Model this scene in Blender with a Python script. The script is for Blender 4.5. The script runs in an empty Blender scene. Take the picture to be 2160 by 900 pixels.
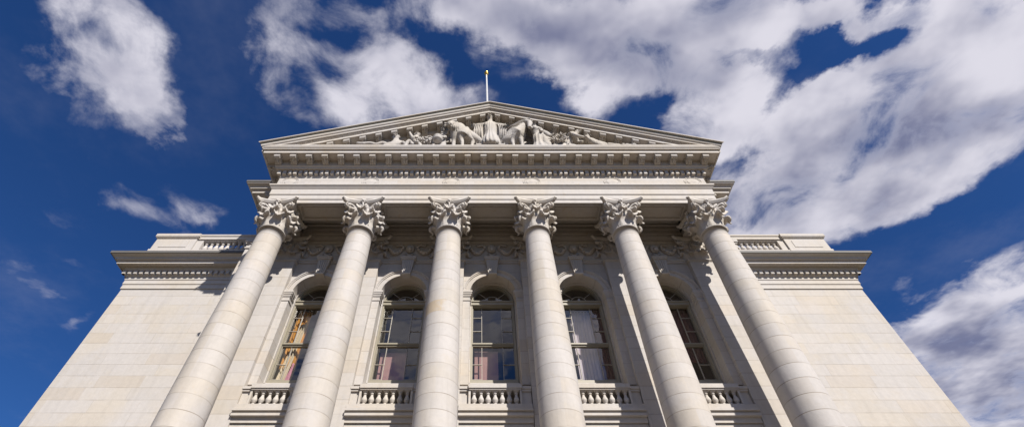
import bpy, bmesh, math, random
from mathutils import Vector, Matrix
R = math.radians
random.seed(7)
scene = bpy.context.scene
col = scene.collection

# ------------------------------------------------------------ camera
cam_d = bpy.data.cameras.new("camera")
cam = bpy.data.objects.new("camera", cam_d); col.objects.link(cam)
cam.location = (-0.53, -13.32, 1.6)
cam.rotation_euler = (R(90 + 50.49), 0, 0)
cam_d.sensor_width = 36; cam_d.lens = 17.18
cam_d.shift_x = 68 / 2160
cam_d.clip_end = 6000; cam_d.clip_start = 0.05
scene.camera = cam

# ------------------------------------------------------------ light and sky
SUN = Vector((0.55, -1.0, 0.95)).normalized()
sun_el = math.asin(SUN.z); sun_az = math.atan2(SUN.x, SUN.y)
sd = bpy.data.lights.new("sun", 'SUN'); sd.energy = 5.0; sd.angle = R(0.53); sd.color = (1.0, 0.945, 0.87)
so = bpy.data.objects.new("sun", sd); col.objects.link(so)
so.rotation_euler = SUN.to_track_quat('Z', 'Y').to_euler()
scene.view_settings.view_transform = 'Standard'
scene.view_settings.look = 'None'
scene.view_settings.gamma = 1
scene.view_settings.exposure = 0.58

W = bpy.data.worlds.new("World"); scene.world = W; W.use_nodes = True
nt = W.node_tree; nt.nodes.clear()

def N(t, typ, **kw):
    n = t.nodes.new(typ)
    for k, v in kw.items():
        if k.startswith('i_'):
            n.inputs[k[2:].replace('_', ' ')].default_value = v
        else:
            setattr(n, k, v)
    return n
def M(t, op, a, b=None, c=None, clamp=False):
    n = t.nodes.new('ShaderNodeMath'); n.operation = op; n.use_clamp = clamp
    for i, v in enumerate((a, b, c)):
        if v is None: continue
        if isinstance(v, (int, float)): n.inputs[i].default_value = v
        else: t.links.new(v, n.inputs[i])
    return n.outputs[0]
def MIX(t, fac, a, b, blend='MIX'):
    n = t.nodes.new('ShaderNodeMix'); n.data_type = 'RGBA'; n.blend_type = blend
    for s, v in ((n.inputs[0], fac), (n.inputs[6], a), (n.inputs[7], b)):
        if isinstance(v, (int, float)): s.default_value = v
        elif isinstance(v, tuple): s.default_value = (*v, 1)
        else: t.links.new(v, s)
    return n.outputs[2]
def RAMP(t, fac, lo, hi, a=0., b=1., interp='SMOOTHSTEP'):
    n = t.nodes.new('ShaderNodeMapRange'); n.interpolation_type = interp
    t.links.new(fac, n.inputs[0])
    for i, v in zip((1, 2, 3, 4), (lo, hi, a, b)): n.inputs[i].default_value = v
    return n.outputs[0]

# cloud banks: centre and half axes on a flat cloud layer one unit up (x/z, y/z of the view direction), turn, strength
CL = [(-0.74, 0.321, 0.145, 0.081, -0.16, 0.6), (-0.737, 0.441, 0.125, 0.079, -0.73, 0.6), (-0.852, 0.389, 0.092, 0.059, -0.27, 0.4), (-0.724, 0.508, 0.065, 0.052, -0.48, 0.4), (-1.013, 0.568, 0.113, 0.035, -0.25, 0.34), (-0.928, 0.674, 0.054, 0.034, -0.49, 0.21), (-0.401, 0.364, 0.066, 0.06, -0.7, 0.36), (-0.239, 0.389, 0.181, 0.089, 0.24, 0.68), (-0.328, 0.491, 0.149, 0.072, 0.38, 0.68), (-0.147, 0.468, 0.133, 0.084, 0.15, 0.64), (-0.054, 0.485, 0.063, 0.056, -0.13, 0.4), (-0.243, 0.292, 0.084, 0.027, -0.02, 0.44), (-0.39, 0.532, 0.091, 0.051, 0.38, 0.56), (-0.227, 0.526, 0.063, 0.042, 0.13, 0.48), (-0.781, 0.854, 0.185, 0.066, 0.07, 0.4), (-0.851, 0.808, 0.095, 0.059, -0.34, 0.23), (-0.669, 0.717, 0.097, 0.043, -0.09, 0.19), (-1.149, 0.91, 0.067, 0.057, -1.34, 0.34), (-1.286, 1.011, 0.101, 0.041, -0.27, 0.38), (-1.332, 1.128, 0.074, 0.042, -0.38, 0.34), (-1.307, 1.272, 0.126, 0.028, -0.46, 0.4), (-1.136, 1.082, 0.067, 0.042, -0.53, 0.3), (-0.049, 0.301, 0.102, 0.041, 0.16, 0.64), (0.074, 0.331, 0.154, 0.065, 0.34, 0.7), (0.213, 0.369, 0.196, 0.084, 0.44, 0.74), (0.372, 0.34, 0.255, 0.088, 0.12, 0.74), (0.346, 0.446, 0.167, 0.08, 0.4, 0.7), (0.262, 0.502, 0.073, 0.061, 1.0, 0.65), (0.13, 0.43, 0.064, 0.05, 0.66, 0.37), (0.557, 0.35, 0.208, 0.089, 0.25, 0.74), (0.49, 0.485, 0.159, 0.078, 0.09, 0.7), (0.469, 0.562, 0.136, 0.054, 0.15, 0.9), (0.568, 0.532, 0.108, 0.079, -0.26, 0.9), (0.606, 0.457, 0.083, 0.049, -0.32, 0.59), (0.644, 0.303, 0.235, 0.04, 0.01, 0.67), (0.912, 0.299, 0.244, 0.04, 0.02, 0.85), (0.784, 0.633, 0.187, 0.125, 0.06, 0.9), (0.902, 0.532, 0.162, 0.136, -0.23, 0.98), (1.032, 0.463, 0.165, 0.152, 0.12, 0.98), (1.112, 0.399, 0.185, 0.093, 0.64, 0.98), (0.817, 0.769, 0.217, 0.118, 0.19, 0.82), (0.998, 0.717, 0.182, 0.13, -0.06, 0.9), (1.168, 0.593, 0.169, 0.135, 0.73, 0.9), (0.79, 0.858, 0.17, 0.082, 0.12, 0.8), (0.943, 0.858, 0.131, 0.057, 0.11, 0.7), (1.104, 0.674, 0.124, 0.101, 0.84, 0.9), (0.81, 0.452, 0.079, 0.038, -0.36, 0.6), (1.661, 1.284, 0.28, 0.17, 0.93, 0.98), (1.931, 1.586, 0.521, 0.225, 0.78, 1.07), (1.618, 1.44, 0.244, 0.117, 0.8, 0.7), (1.474, 1.347, 0.1, 0.055, 0.71, 0.6), (1.641, 1.124, 0.164, 0.085, 0.49, 0.9), (2.072, 1.931, 0.29, 0.156, 0.49, 0.8), (0.686, 0.379, 0.097, 0.035, -0.25, -0.41), (0.824, 0.42, 0.068, 0.032, -0.36, -0.39), (0.549, 0.409, 0.051, 0.025, 0.12, -0.22), (0.176, 0.35, 0.029, 0.024, 0.22, -0.17), (0.334, 0.491, 0.039, 0.032, 0.55, -0.19), (0.629, 0.646, 0.08, 0.03, 1.39, -0.3), (-0.257, 0.441, 0.058, 0.032, 0.58, -0.22), (0.654, 0.474, 0.047, 0.035, -0.17, -0.28), (1.26, 0.875, 0.162, 0.143, -0.03, -0.44),
      (-0.027, 0.43, 0.112, 0.042, 0.59, -0.5), (0.762, 0.394, 0.121, 0.037, -0.32, -0.5), (0.415, 0.52, 0.06, 0.035, -0.36, -0.39), (0.318, 0.409, 0.041, 0.03, 0.25, -0.17), (0.218, 0.526, 0.072, 0.042, 1.38, -0.28), (0.498, 0.441, 0.039, 0.02, -0.1, -0.22), (0.615, 0.606, 0.076, 0.04, 1.38, -0.33), (-0.539, 0.399, 0.131, 0.056, -1.17, -0.33), (0.679, 0.34, 0.059, 0.023, 0.08, -0.22), (-0.299, 0.34, 0.054, 0.025, 0.33, -0.17), (1.305, 0.825, 0.118, 0.104, -0.75, -0.39),
      (-0.812, 0.35, 0.107, 0.067, -0.19, 0.55), (-0.804, 0.474, 0.086, 0.065, -0.48, 0.4), (-0.779, 0.849, 0.132, 0.053, 0.14, 0.36), (0.652, 0.468, 0.079, 0.029, -0.9, -0.75), (0.384, 0.526, 0.061, 0.044, -0.32, -0.6), (0.542, 0.389, 0.053, 0.021, 0.23, -0.5), (0.82, 0.354, 0.089, 0.023, -0.16, -0.5), (0.459, 0.409, 0.046, 0.018, 0.51, -0.4), (0.078, 0.409, 0.052, 0.03, 0.71, -0.4), (0.739, 0.858, 0.107, 0.064, 0.23, 0.4), (0.923, 0.841, 0.088, 0.057, 0.52, -0.4), (1.062, 0.793, 0.081, 0.048, 0.67, -0.35),
      # the sky behind the photographer, seen in the window glass
      (-0.5, -0.9, 0.45, 0.3, .3, .6), (0.36, -0.95, 0.22, 0.40, .0, 1.1), (0.05, -1.1, 0.25, 0.22, -.2, .9), (-.2, -1.0, .4, .3, .1, .85), (0.0, -1.5, 1.0, 0.25, 0, .8), (0, -.65, .5, .2, 0, .6), (.05, -1.25, .6, .2, 0, .7), (1.3, -1.1, 0.5, 0.4, 0, .8), (-1.5, -1.5, .6, .4, 0, .8)]
# thicker, greyer bellies of the banks
GREY = [(-.15, -.95, .5, .3, 0, .9), (0.163, 0.359, 0.22, 0.042, 0.31, 0.8), (0.403, 0.389, 0.166, 0.043, 0.19, 0.5), (0.576, 0.321, 0.152, 0.037, 0.02, 0.5), (0.899, 0.568, 0.146, 0.077, -0.22, 0.68), (1.177, 0.606, 0.109, 0.097, 0.0, 0.83), (0.919, 0.777, 0.198, 0.054, 0.04, 0.6), (1.918, 1.617, 0.378, 0.183, 0.71, 0.93), (1.647, 1.309, 0.125, 0.099, 0.91, 0.37), (0.933, 0.399, 0.099, 0.049, -0.34, 0.45)]
g = bpy.data.node_groups.new('cloud_field', 'ShaderNodeTree')
g.interface.new_socket('P', in_out='INPUT', socket_type='NodeSocketVector')
g.interface.new_socket('D', in_out='OUTPUT', socket_type='NodeSocketFloat')
g.interface.new_socket('A', in_out='OUTPUT', socket_type='NodeSocketFloat')
gi = g.nodes.new('NodeGroupInput'); go = g.nodes.new('NodeGroupOutput')
wn = N(g, 'ShaderNodeTexNoise', i_Scale=4.5, i_Detail=6.0, i_Roughness=.6)
g.links.new(gi.outputs[0], wn.inputs['Vector'])
sub = g.nodes.new('ShaderNodeVectorMath'); sub.operation = 'MULTIPLY_ADD'
g.links.new(wn.outputs['Color'], sub.inputs[0]); sub.inputs[1].default_value = (.26, .26, 0); sub.inputs[2].default_value = (-.13, -.13, 0)
adw = g.nodes.new('ShaderNodeVectorMath'); adw.operation = 'ADD'
g.links.new(gi.outputs[0], adw.inputs[0]); g.links.new(sub.outputs[0], adw.inputs[1])
acc = None
for (cx, cy, a, b, th, w) in CL:
    mp = g.nodes.new('ShaderNodeMapping'); mp.vector_type = 'TEXTURE'
    g.links.new(adw.outputs[0], mp.inputs[0])
    mp.inputs[1].default_value = (cx, cy, 0); mp.inputs[2].default_value = (0, 0, th); mp.inputs[3].default_value = (a * 1.95, b * 1.95, 1)
    gr = g.nodes.new('ShaderNodeTexGradient'); gr.gradient_type = 'SPHERICAL'
    g.links.new(mp.outputs[0], gr.inputs[0])
    acc = M(g, 'MULTIPLY_ADD', gr.outputs['Fac'], w * 1.25, acc if acc else 0.0)
accc = M(g, 'SUBTRACT', M(g, 'MINIMUM', acc, 1.5), .37)
fn = N(g, 'ShaderNodeTexNoise', i_Scale=6.0, i_Detail=10.0, i_Roughness=.56, i_Lacunarity=2.1, i_Distortion=.35)
g.links.new(gi.outputs[0], fn.inputs['Vector'])
f1 = M(g, 'SUBTRACT', fn.outputs['Fac'], .5)
f2 = M(g, 'MULTIPLY', f1, 3.3)
ln = N(g, 'ShaderNodeTexNoise', i_Scale=3.1, i_Detail=2.0, i_Roughness=.5)
g.links.new(adw.outputs[0], ln.inputs['Vector'])
f2 = M(g, 'MULTIPLY_ADD', M(g, 'SUBTRACT', ln.outputs['Fac'], .5), 2.4, f2)
tot = M(g, 'ADD', accc, f2)
gate = RAMP(g, acc, 0.05, .35)
tot2 = M(g, 'MULTIPLY', tot, gate)
g.links.new(tot2, go.inputs[0]); g.links.new(acc, go.inputs[1])

tc = nt.nodes.new('ShaderNodeTexCoord')
sx = nt.nodes.new('ShaderNodeSeparateXYZ'); nt.links.new(tc.outputs['Generated'], sx.inputs[0])
zz = M(nt, 'MAXIMUM', sx.outputs[2], .04)
cb = nt.nodes.new('ShaderNodeCombineXYZ')
nt.links.new(M(nt, 'DIVIDE', sx.outputs[0], zz), cb.inputs[0]); nt.links.new(M(nt, 'DIVIDE', sx.outputs[1], zz), cb.inputs[1])
g1 = nt.nodes.new('ShaderNodeGroup'); g1.node_tree = g; nt.links.new(cb.outputs[0], g1.inputs[0])
offs = nt.nodes.new('ShaderNodeVectorMath'); offs.operation = 'ADD'; nt.links.new(cb.outputs[0], offs.inputs[0])
offs.inputs[1].default_value = (0.035, -0.06, 0)
def cn(v, sc_, det, ro):
    n = N(nt, 'ShaderNodeTexNoise', i_Scale=sc_, i_Detail=det, i_Roughness=ro); nt.links.new(v, n.inputs['Vector']); return n.outputs['Fac']
nA = cn(cb.outputs[0], 4.0, 4.0, .5); nB = cn(offs.outputs[0], 4.0, 4.0, .5)
low_n = cn(cb.outputs[0], 2.3, 3.0, .5)
cover = M(nt, 'MULTIPLY', RAMP(nt, g1.outputs[0], .02, 1.30), RAMP(nt, g1.outputs[1], .25, 1.0, .42, 1.0))
core = RAMP(nt, g1.outputs[0], .35, 1.25)
rel = M(nt, 'MULTIPLY', M(nt, 'SUBTRACT', nB, nA), 3.6)
gacc = None
for (cx, cy, a, b, th, w) in GREY:
    mp = nt.nodes.new('ShaderNodeMapping'); mp.vector_type = 'TEXTURE'
    nt.links.new(cb.outputs[0], mp.inputs[0])
    mp.inputs[1].default_value = (cx, cy, 0); mp.inputs[2].default_value = (0, 0, th); mp.inputs[3].default_value = (a * 1.8, b * 1.8, 1)
    gr = nt.nodes.new('ShaderNodeTexGradient'); gr.gradient_type = 'SPHERICAL'; nt.links.new(mp.outputs[0], gr.inputs[0])
    gacc = M(nt, 'MULTIPLY_ADD', gr.outputs['Fac'], w * 1.3, gacc if gacc else 0.0)
rel = M(nt, 'ADD', rel, gacc)
grey = M(nt, 'ADD', M(nt, 'MULTIPLY_ADD', M(nt, 'SUBTRACT', low_n, .5), 3.0, .26), rel)
detail = M(nt, 'MULTIPLY', M(nt, 'SUBTRACT', .5, cn(cb.outputs[0], 6.0, 6.0, .5)), .9)
shade = RAMP(nt, M(nt, 'MULTIPLY', M(nt, 'ADD', grey, detail), core), -.30, 1.9)
cloud_col = MIX(nt, shade, (.82, .80, .88), (.20, .215, .34))
sky = nt.nodes.new('ShaderNodeTexSky'); sky.sky_type = 'NISHITA'; sky.sun_disc = False
sky.sun_elevation = sun_el; sky.sun_rotation = sun_az
sky.air_density = 1.0; sky.dust_density = .25; sky.ozone_density = 3.0; sky.altitude = 300
skyc = MIX(nt, 1.0, sky.outputs[0], (.29, .60, 1.08), 'MULTIPLY')
SKY_STRENGTH = .052
cl = nt.nodes.new('ShaderNodeVectorMath'); cl.operation = 'SCALE'; nt.links.new(cloud_col, cl.inputs[0]); cl.inputs['Scale'].default_value = 0.64 / SKY_STRENGTH
up = RAMP(nt, sx.outputs[2], .02, .12)
veil = RAMP(nt, cn(offs.outputs[0], 1.6, 6.0, .62), .50, .85, .0, .10)
cover = M(nt, 'MAXIMUM', cover, veil)
fin = MIX(nt, M(nt, 'MULTIPLY', M(nt, 'MULTIPLY', cover, .93), up), skyc, cl.outputs[0])
bg = N(nt, 'ShaderNodeBackground'); bg.inputs[1].default_value = SKY_STRENGTH
nt.links.new(fin, bg.inputs[0])
wo = nt.nodes.new('ShaderNodeOutputWorld'); nt.links.new(bg.outputs[0], wo.inputs[0])

# ------------------------------------------------------------ materials
def mat(name):
    m = bpy.data.materials.new(name); m.use_nodes = True
    t = m.node_tree; t.nodes.clear()
    o = t.nodes.new('ShaderNodeOutputMaterial'); p = t.nodes.new('ShaderNodeBsdfPrincipled')
    t.links.new(p.outputs[0], o.inputs[0])
    return m, t, p, o
COURSE = .4935; JOINT0 = 13.99
STONE = (.435, .395, .345); PALE = (.435, .41, .39); OCHRE = (.42, .34, .245)
def stone(name, mode='plain', brick=1.6, stain=0.5, rough=.78, tone=1.0, patch=None, relief=0.):
    m, t, p, o = mat(name)
    tc = t.nodes.new('ShaderNodeTexCoord'); oi = t.nodes.new('ShaderNodeObjectInfo')
    geo = t.nodes.new('ShaderNodeNewGeometry')
    s = t.nodes.new('ShaderNodeSeparateXYZ'); t.links.new(geo.outputs['Position'], s.inputs[0])
    P = geo.outputs['Position']
    n1 = N(t, 'ShaderNodeTexNoise', i_Scale=.55, i_Detail=5.0, i_Roughness=.6); t.links.new(P, n1.inputs['Vector'])
    n2 = N(t, 'ShaderNodeTexNoise', i_Scale=7.0, i_Detail=6.0, i_Roughness=.65); t.links.new(P, n2.inputs['Vector'])
    n3 = N(t, 'ShaderNodeTexNoise', i_Scale=2.2, i_Detail=5.0, i_Roughness=.7, i_Distortion=.8); t.links.new(P, n3.inputs['Vector'])
    c = MIX(t, RAMP(t, n1.outputs['Fac'], .38, .62), STONE, PALE)
    c = MIX(t, M(t, 'MULTIPLY', RAMP(t, n3.outputs['Fac'], .56, .78), stain), c, OCHRE)
    jf = None
    if mode in ('block', 'drum'):
        v = t.nodes.new('ShaderNodeCombineXYZ')
        h = M(t, 'ADD', M(t, 'ADD', s.outputs[0], s.outputs[1]), 200 * brick)
        if mode == 'drum':
            h = M(t, 'FLOOR', M(t, 'MULTIPLY_ADD', s.outputs[0], 1 / 3.6, .5))
            h = M(t, 'MULTIPLY_ADD', h, 40.0, 400.0)
        z = M(t, 'ADD', s.outputs[2], COURSE * 80 - JOINT0)
        t.links.new(h, v.inputs[0]); t.links.new(z, v.inputs[1])
        # per-block random tint
        row = M(t, 'FLOOR', M(t, 'DIVIDE', z, COURSE))
        # uneven block lengths: each course slides by its own amount
        wnr = t.nodes.new('ShaderNodeTexWhiteNoise'); wnr.noise_dimensions = '1D'; t.links.new(row, wnr.inputs['W'])
        hh = M(t, 'DIVIDE', M(t, 'ADD', h, M(t, 'MULTIPLY', wnr.outputs['Value'], brick)), brick)
        cell = M(t, 'FLOOR', hh)
        cv = t.nodes.new('ShaderNodeCombineXYZ'); t.links.new(cell, cv.inputs[0]); t.links.new(row, cv.inputs[1])
        wb = t.nodes.new('ShaderNodeTexWhiteNoise'); wb.noise_dimensions = '2D'; t.links.new(cv.outputs[0], wb.inputs['Vector'])
        sb = t.nodes.new('ShaderNodeSeparateColor'); t.links.new(wb.outputs['Color'], sb.inputs[0])
        c = MIX(t, M(t, 'MULTIPLY', RAMP(t, sb.outputs[0], .3, 1.0), .7), c, PALE)
        c = MIX(t, M(t, 'MULTIPLY', RAMP(t, sb.outputs[1], .70, 1.0), .14 if mode == 'drum' else .26), c, OCHRE)
        br = M(t, 'MULTIPLY_ADD', sb.outputs[2], .07, .95)
        mc = t.nodes.new('ShaderNodeVectorMath'); mc.operation = 'SCALE'; t.links.new(c, mc.inputs[0]); t.links.new(br, mc.inputs['Scale']); c = mc.outputs[0]
        fz = M(t, 'FRACT', M(t, 'DIVIDE', z, COURSE)); dz = M(t, 'MULTIPLY', M(t, 'MINIMUM', fz, M(t, 'SUBTRACT', 1.0, fz)), COURSE)
        # joints vary in how open and dark they are
        jn = N(t, 'ShaderNodeTexNoise', i_Scale=1.3, i_Detail=2.0); t.links.new(P, jn.inputs['Vector'])
        jw = RAMP(t, jn.outputs['Fac'], .35, .65, .35, 1.0)
        jz = M(t, 'MULTIPLY', RAMP(t, dz, .006, .017, 1.0, 0.0), jw)
        if mode == 'block':
            fx = M(t, 'FRACT', hh); dx = M(t, 'MULTIPLY', M(t, 'MINIMUM', fx, M(t, 'SUBTRACT', 1.0, fx)), brick)
            jx = M(t, 'MULTIPLY', RAMP(t, dx, .003, .012, 1.0, 0.0), M(t, 'MULTIPLY', jw, .6))
            jf = M(t, 'MAXIMUM', jz, jx)
        else:
            jf = jz
        c = MIX(t, M(t, 'MULTIPLY', jf, .5 if mode == 'block' else .7), c, (.20, .165, .125))
    if patch:
        z0, z1, x0, x1 = patch
        pz = M(t, 'MULTIPLY', RAMP(t, s.outputs[2], z0 - .01, z0 + .02), RAMP(t, s.outputs[2], z1 - .02, z1 + .01, 1., 0.))
        wv = M(t, 'MULTIPLY_ADD', n3.outputs['Fac'], 1.0, M(t, 'MULTIPLY', s.outputs[0], -.9))
        px = RAMP(t, M(t, 'ADD', wv, -1.3 + 0.0), .62, .95)
        c = MIX(t, M(t, 'MULTIPLY', pz, px), c, (.42, .345, .255))
    # fine mottling and soot streaks
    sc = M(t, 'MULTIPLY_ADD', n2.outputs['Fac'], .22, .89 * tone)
    vs = t.nodes.new('ShaderNodeMapping'); t.links.new(P, vs.inputs[0]); vs.inputs[3].default_value = (3.2, 3.2, .25)
    n4 = N(t, 'ShaderNodeTexNoise', i_Scale=1.6, i_Detail=5.0, i_Roughness=.6); t.links.new(vs.outputs[0], n4.inputs['Vector'])
    sc = M(t, 'MULTIPLY', sc, RAMP(t, n4.outputs['Fac'], .30, .55, .94, 1.0))
    fs = t.nodes.new('ShaderNodeVectorMath'); fs.operation = 'SCALE'; t.links.new(c, fs.inputs[0]); t.links.new(sc, fs.inputs['Scale'])
    t.links.new(fs.outputs[0], p.inputs['Base Color'])
    p.inputs['Roughness'].default_value = rough; p.inputs['Specular IOR Level'].default_value = .3
    b = t.nodes.new('ShaderNodeBump'); b.inputs['Distance'].default_value = .02; b.inputs['Strength'].default_value = .22
    hgt = n2.outputs['Fac']
    if jf is not None: hgt = M(t, 'SUBTRACT', hgt, M(t, 'MULTIPLY', jf, 1.2))
    if relief:
        wv = N(t, 'ShaderNodeTexNoise', i_Scale=4.5, i_Detail=4.0, i_Roughness=.55, i_Distortion=1.5); t.links.new(P, wv.inputs['Vector'])
        hgt = M(t, 'ADD', hgt, M(t, 'MULTIPLY', wv.outputs['Fac'], 2.5)); b.inputs['Distance'].default_value = .05; b.inputs['Strength'].default_value = relief
    t.links.new(hgt, b.inputs['Height']); t.links.new(b.outputs[0], p.inputs['Normal'])
    return m
M_BLOCK = stone('ashlar_stone', 'block', 1.72, .4)
M_PIL = stone('pilaster_stone', 'block', 2.9, .35)
M_DRUM = stone('column_stone', 'drum', 1.0, .35)
M_DRUMP = stone('stained_column_stone', 'drum', 1.0, .35, patch=(12.02, 12.52, 0, 0))
M_TRIM = stone('moulding_stone', 'plain', stain=.55)
M_CARVE = stone('carved_stone', 'plain', stain=.7)
M_STATUE = stone('statue_stone', 'plain', stain=.6, tone=.90, relief=.3)
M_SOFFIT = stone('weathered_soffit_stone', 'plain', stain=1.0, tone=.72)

def simple(name, c, rough=.6, metal=0., var=.15, scale=3.):
    m, t, p, o = mat(name)
    tc = t.nodes.new('ShaderNodeTexCoord'); n = N(t, 'ShaderNodeTexNoise', i_Scale=scale, i_Detail=5.0); t.links.new(tc.outputs['Object'], n.inputs['Vector'])
    a = tuple(x * (1 - var) for x in c); b = tuple(min(1, x * (1 + var)) for x in c)
    t.links.new(MIX(t, n.outputs['Fac'], a, b), p.inputs['Base Color'])
    p.inputs['Roughness'].default_value = rough; p.inputs['Metallic'].default_value = metal
    return m
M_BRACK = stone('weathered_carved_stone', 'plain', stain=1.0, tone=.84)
M_FLASH = simple('lead_flashing', (.10, .095, .09), .7)
M_ROOF = simple('roof_copper', (.20, .23, .20), .6)
M_FRAME = simple('painted_window_frame', (.25, .225, .17), .5)
M_MUNT = simple('painted_glazing_bar', (.36, .33, .28), .5)
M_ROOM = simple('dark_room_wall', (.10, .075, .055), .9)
M_GROUND = simple('terrace_paving', (.13, .092, .055), .9, 0, .25, .5)
M_GRASS = simple('lawn', (.075, .07, .035), .95, 0, .4, .6)
M_GRAN = simple('granite_base', (.36, .34, .32), .8)
M_POLE = simple('white_painted_metal', (.48, .48, .48), .4)
M_GOLD = simple('gilded_metal', (.75, .47, .12), .25, 1.0)
def glass():
    m, t, p, o = mat('old_window_glass'); t.nodes.remove(p)
    tr = t.nodes.new('ShaderNodeBsdfTransparent'); tr.inputs[0].default_value = (.80, .82, .82, 1)
    gl = t.nodes.new('ShaderNodeBsdfGlossy'); gl.inputs['Roughness'].default_value = .0; gl.inputs[0].default_value = (.95, .93, .90, 1)
    fr = t.nodes.new('ShaderNodeLayerWeight'); fr.inputs[0].default_value = .5
    tc = t.nodes.new('ShaderNodeTexCoord'); n = N(t, 'ShaderNodeTexNoise', i_Scale=1.6, i_Detail=1.5); t.links.new(tc.outputs['Object'], n.inputs['Vector'])
    b = t.nodes.new('ShaderNodeBump'); b.inputs['Distance'].default_value = .02; b.inputs['Strength'].default_value = .35
    t.links.new(n.outputs['Fac'], b.inputs['Height']); t.links.new(b.outputs[0], gl.inputs['Normal'])
    mx = t.nodes.new('ShaderNodeMixShader'); t.links.new(M(t, 'MULTIPLY_ADD', fr.outputs[1], .40, .04), mx.inputs[0])
    t.links.new(tr.outputs[0], mx.inputs[1]); t.links.new(gl.outputs[0], mx.inputs[2]); t.links.new(mx.outputs[0], o.inputs[0])
    return m
M_GLASS = glass()
def cloth(name, c, folds=14.):
    m, t, p, o = mat(name)
    geo = t.nodes.new('ShaderNodeNewGeometry'); n = N(t, 'ShaderNodeTexNoise', i_Scale=6.0, i_Detail=3.0)
    mp = t.nodes.new('ShaderNodeMapping'); mp.inputs[3].default_value = (1, 1, .15); t.links.new(geo.outputs['Position'], mp.inputs[0]); t.links.new(mp.outputs[0], n.inputs['Vector'])
    t.links.new(MIX(t, n.outputs['Fac'], tuple(x * .7 for x in c), tuple(min(1, x * 1.25) for x in c)), p.inputs['Base Color'])
    p.inputs['Roughness'].default_value = .9
    return m
M_MAUVE = cloth('mauve_blind_cloth', (.42, .235, .215))
M_PALEC = cloth('pale_curtain_cloth', (.62, .53, .57))
M_RED = cloth('dark_red_curtain_cloth', (.16, .05, .05))
M_GOLDC = cloth('golden_brocade_cloth', (.62, .28, .05))
M_WHITEC = cloth('cream_drape_cloth', (.72, .60, .44))
M_PINK = cloth('pink_drape_cloth', (.62, .27, .36))
M_GREEN = cloth('green_blind_cloth', (.22, .36, .17))

# ------------------------------------------------------------ mesh helpers
def new_obj(name, bm, m, parent=None, smooth=False, loc=None):
    me = bpy.data.meshes.new(name)
    bmesh.ops.recalc_face_normals(bm, faces=bm.faces)
    if smooth:
        for f in bm.faces: f.smooth = True
    bm.to_mesh(me); bm.free()
    me.materials.append(m)
    o = bpy.data.objects.new(name, me); col.objects.link(o)
    if loc: o.location = loc
    if parent: o.parent = parent
    return o
def B(): return bmesh.new()
def box(bm, x0, x1, y0, y1, z0, z1):
    v = [bm.verts.new(p) for p in ((x0, y0, z0), (x1, y0, z0), (x1, y1, z0), (x0, y1, z0), (x0, y0, z1), (x1, y0, z1), (x1, y1, z1), (x0, y1, z1))]
    for f in ((0, 3, 2, 1), (4, 5, 6, 7), (0, 1, 5, 4), (1, 2, 6, 5), (2, 3, 7, 6), (3, 0, 4, 7)): bm.faces.new([v[i] for i in f])
def sweep_u(bm, hx, yf, yb, prof, sides=True):
    """U shaped run of mouldings round a block: half width hx, front plane yf; prof = (out, z) bottom to top"""
    rings = []
    for p, z in prof:
        if sides: pts = [(-hx - p, yb), (-hx - p, yf - p), (hx + p, yf - p), (hx + p, yb)]
        else: pts = [(-hx, yf - p), (hx, yf - p)]
        rings.append([bm.verts.new((x, y, z)) for x, y in pts])
    for a, b in zip(rings, rings[1:]):
        for i in range(len(a) - 1): bm.faces.new((a[i], a[i + 1], b[i + 1], b[i]))
    for e in (0, -1):
        vs = [r[e] for r in rings]
        # close end to the back plane
        try: bm.faces.new(vs)
        except Exception: pass
def sweep_corner(bm, x0, x1, yf, yb, prof, left=True, right=True):
    """front run x0..x1 with returns to yb at the sides asked for, for blocks away from the axis"""
    rings = []
    for p, z in prof:
        pts = []
        pts += [(x0 - p, yb), (x0 - p, yf - p)] if left else [(x0, yf - p)]
        pts += [(x1 + p, yf - p), (x1 + p, yb)] if right else [(x1, yf - p)]
        rings.append([bm.verts.new((x, y, z)) for x, y in pts])
    for a, b in zip(rings, rings[1:]):
        for i in range(len(a) - 1): bm.faces.new((a[i], a[i + 1], b[i + 1], b[i]))
def lathe(bm, prof, n=32, cx=0, cy=0, fold=None):
    rings = []
    for k, (r, z) in enumerate(prof):
        ring = []
        for i in range(n):
            a = 2 * math.pi * i / n; rr = r
            if fold: rr = r * (1 + fold(k / (len(prof) - 1), a))
            ring.append(bm.verts.new((cx + rr * math.cos(a), cy + rr * math.sin(a), z)))
        rings.append(ring)
    for a, b in zip(rings, rings[1:]):
        for i in range(n): bm.faces.new((a[i], a[(i + 1) % n], b[(i + 1) % n], b[i]))
    bm.faces.new(rings[0][::-1]); bm.faces.new(rings[-1])
def extrude_x(bm, poly, x0, x1, shear=0., x_ref=0.):
    """poly = (y,z) outline, run from x0 to x1"""
    a = [bm.verts.new((x0, y, z + shear * (x0 - x_ref))) for y, z in poly]; b = [bm.verts.new((x1, y, z + shear * (x1 - x_ref))) for y, z in poly]
    n = len(poly)
    for i in range(n): bm.faces.new((a[i], a[(i + 1) % n], b[(i + 1) % n], b[i]))
    bm.faces.new(a[::-1]); bm.faces.new(b)
def extrude_y(bm, poly, y0, y1):
    a = [bm.verts.new((x, y0, z)) for x, z in poly]; b = [bm.verts.new((x, y1, z)) for x, z in poly]
    n = len(poly)
    for i in range(n): bm.faces.new((a[i], a[(i + 1) % n], b[(i + 1) % n], b[i]))
    bm.faces.new(a[::-1]); bm.faces.new(b)
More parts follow.
